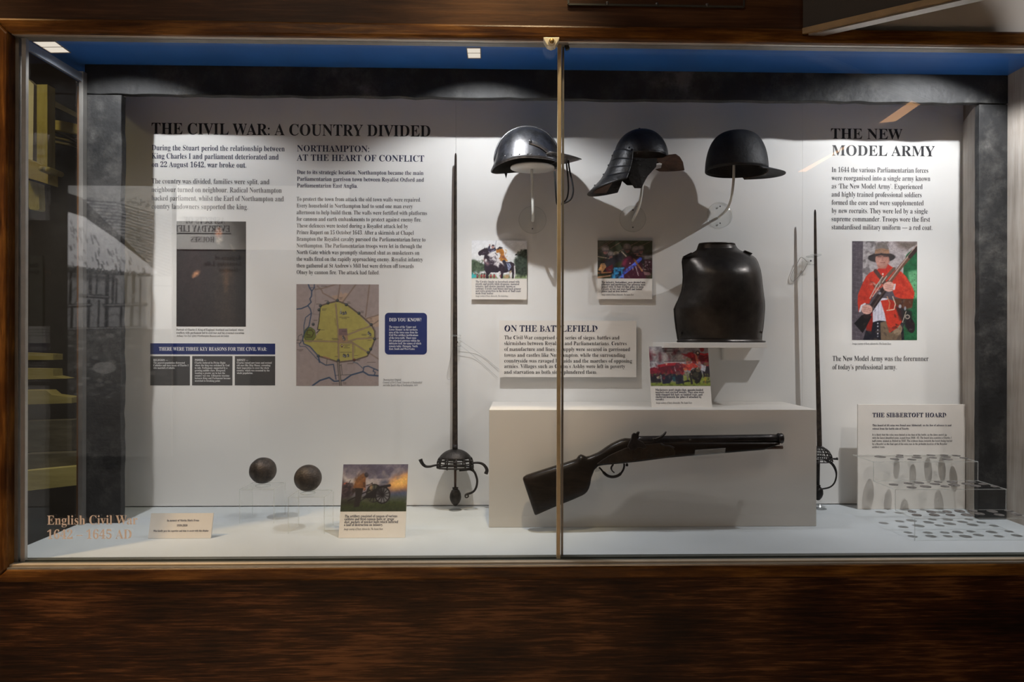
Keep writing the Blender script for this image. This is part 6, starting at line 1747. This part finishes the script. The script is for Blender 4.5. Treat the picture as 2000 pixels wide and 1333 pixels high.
ball_stand('pitted iron cannonball on the clear stand next to the cannon card', 'clear stand under the pitted cannonball', (601.5, 934.5), 25.8, 563, 633.6, 972, -0.302, -0.216, 14)

# ------------------------------------------------------------------ stepped clear stand with coins
SX0, SX1 = 1.0225, 1.329
SY = [-0.392, -0.301, -0.186, yc - 0.0015]
SZ = [ZF + 0.0569, ZF + 0.1127, ZF + 0.1676]
t = thing('coin_steps', 'clear acrylic three-step stand carrying the coins', 'acrylic stand', ((SX0 + SX1) / 2, SY[1], ZF))
th = 0.003
for i in range(3):
    ya, yb_ = SY[i], SY[i + 1]
    zt = SZ[i]; zl = ZF + .0002 if i == 0 else SZ[i - 1]
    build('step_tread', MB().box((SX0, ya, zt - th), (SX1, yb_ + (th if i < 2 else 0), zt)), 'acrylic', t)
    build('step_riser', MB().box((SX0, ya, zl), (SX1, ya + th, zt - th)), 'acrylic', t)
mb = MB()
e = 0.0010
for i in range(3):
    ya, yb_ = SY[i], SY[i + 1]
    zt = SZ[i]; zl = ZF + .0003 if i == 0 else SZ[i - 1]
    for x in (SX0, SX1):
        mb.bar((x, ya, zl), (x, ya, zt), 2 * e, 2 * e); mb.bar((x, ya, zt), (x, yb_, zt), 2 * e, 2 * e)
    mb.bar((SX0, ya, zt), (SX1, ya, zt), 2 * e, 2 * e)
    mb.bar((SX0, yb_, zt), (SX1, yb_, zt), 1.2 * e, 1.2 * e)
build('bright_edges', mb, 'acrylic_edge', t)

CO = [
 [(218, 499, 90), (385, 485, 58), (387, 501, 64), (343, 519, 74), (537, 489, 60), (535, 506, 78), (492, 523, 72), (649, 484, 70), (676, 508, 64), (765, 484, 65), (788, 501, 75), (803, 521, 82), (878, 490, 68), (945, 510, 66)],
 [(333, 741, 75), (460, 730, 70), (490, 765, 80), (555, 725, 80), (612, 758, 92), (693, 736, 80), (720, 718, 65), (780, 756, 70), (841, 718, 80), (860, 745, 92), (965, 734, 75), (1013, 718, 66), (1043, 752, 85), (1112, 737, 74), (1215, 758, 70)],
 [(495, 976, 70), (535, 1005, 78), (661, 978, 75), (688, 1004, 85), (800, 977, 75), (827, 1004, 75), (909, 973, 82), (974, 1005, 95), (1020, 968, 72), (1080, 995, 85), (1190, 973, 85), (1250, 1004, 80), (1335, 968, 70), (1400, 999, 80)],
]
ORD = 'first second third fourth fifth sixth seventh eighth ninth tenth'.split()
STEP = ['top', 'middle', 'bottom']
first = {}
mesh = None
for ti, lst in enumerate(CO):
    zt = SZ[2 - ti]
    ys = sorted(y for _, y, _ in lst)
    cut = (ys[len(ys) // 2 - 1] + ys[len(ys) // 2]) / 2
    for row in ('rear', 'front'):
        sub = sorted([c for c in lst if (c[1] < cut) == (row == 'rear')])
        for k, (cx, cy, w) in enumerate(sub):
            px_, py_ = 1670 + cx / 4.4424, 780 + cy / 4.4424
            p = PZ(px_, py_, zt + 0.0012)
            r = (w / 4.4424 / 2) * (p.y - CAM.y) / F_PX
            if mesh is None:
                mb = MB().lathe((0, 0, 0), [(0.0, 0.0), (0.0122, 0.0), (0.0126, 0.0004), (0.0125, 0.0013), (0.0120, 0.0016), (0.0108, 0.0014), (0.0, 0.0015)], 'z', 28)
                for j in range(28):
                    pass
                o = build('coin', mb, 'coin', None, (0, 0, 0))
                mesh = o.data
            else:
                o = bpy.data.objects.new('coin', mesh)
                COL.objects.link(o)
            o.location = (p.x, min(p.y, SY[3 - ti] - r - 0.002), zt + 0.0001)
            o.scale = (r / 0.0125, r / 0.0125 * (0.94 + 0.1 * random.random()), 1)
            o.rotation_euler = (0, 0, random.random() * 6.28)
            tag(o, 'worn silver coin, %s from the left in the %s row on the %s clear step' % (ORD[k], row, STEP[ti]), 'coin', 'silver coins on the clear steps')
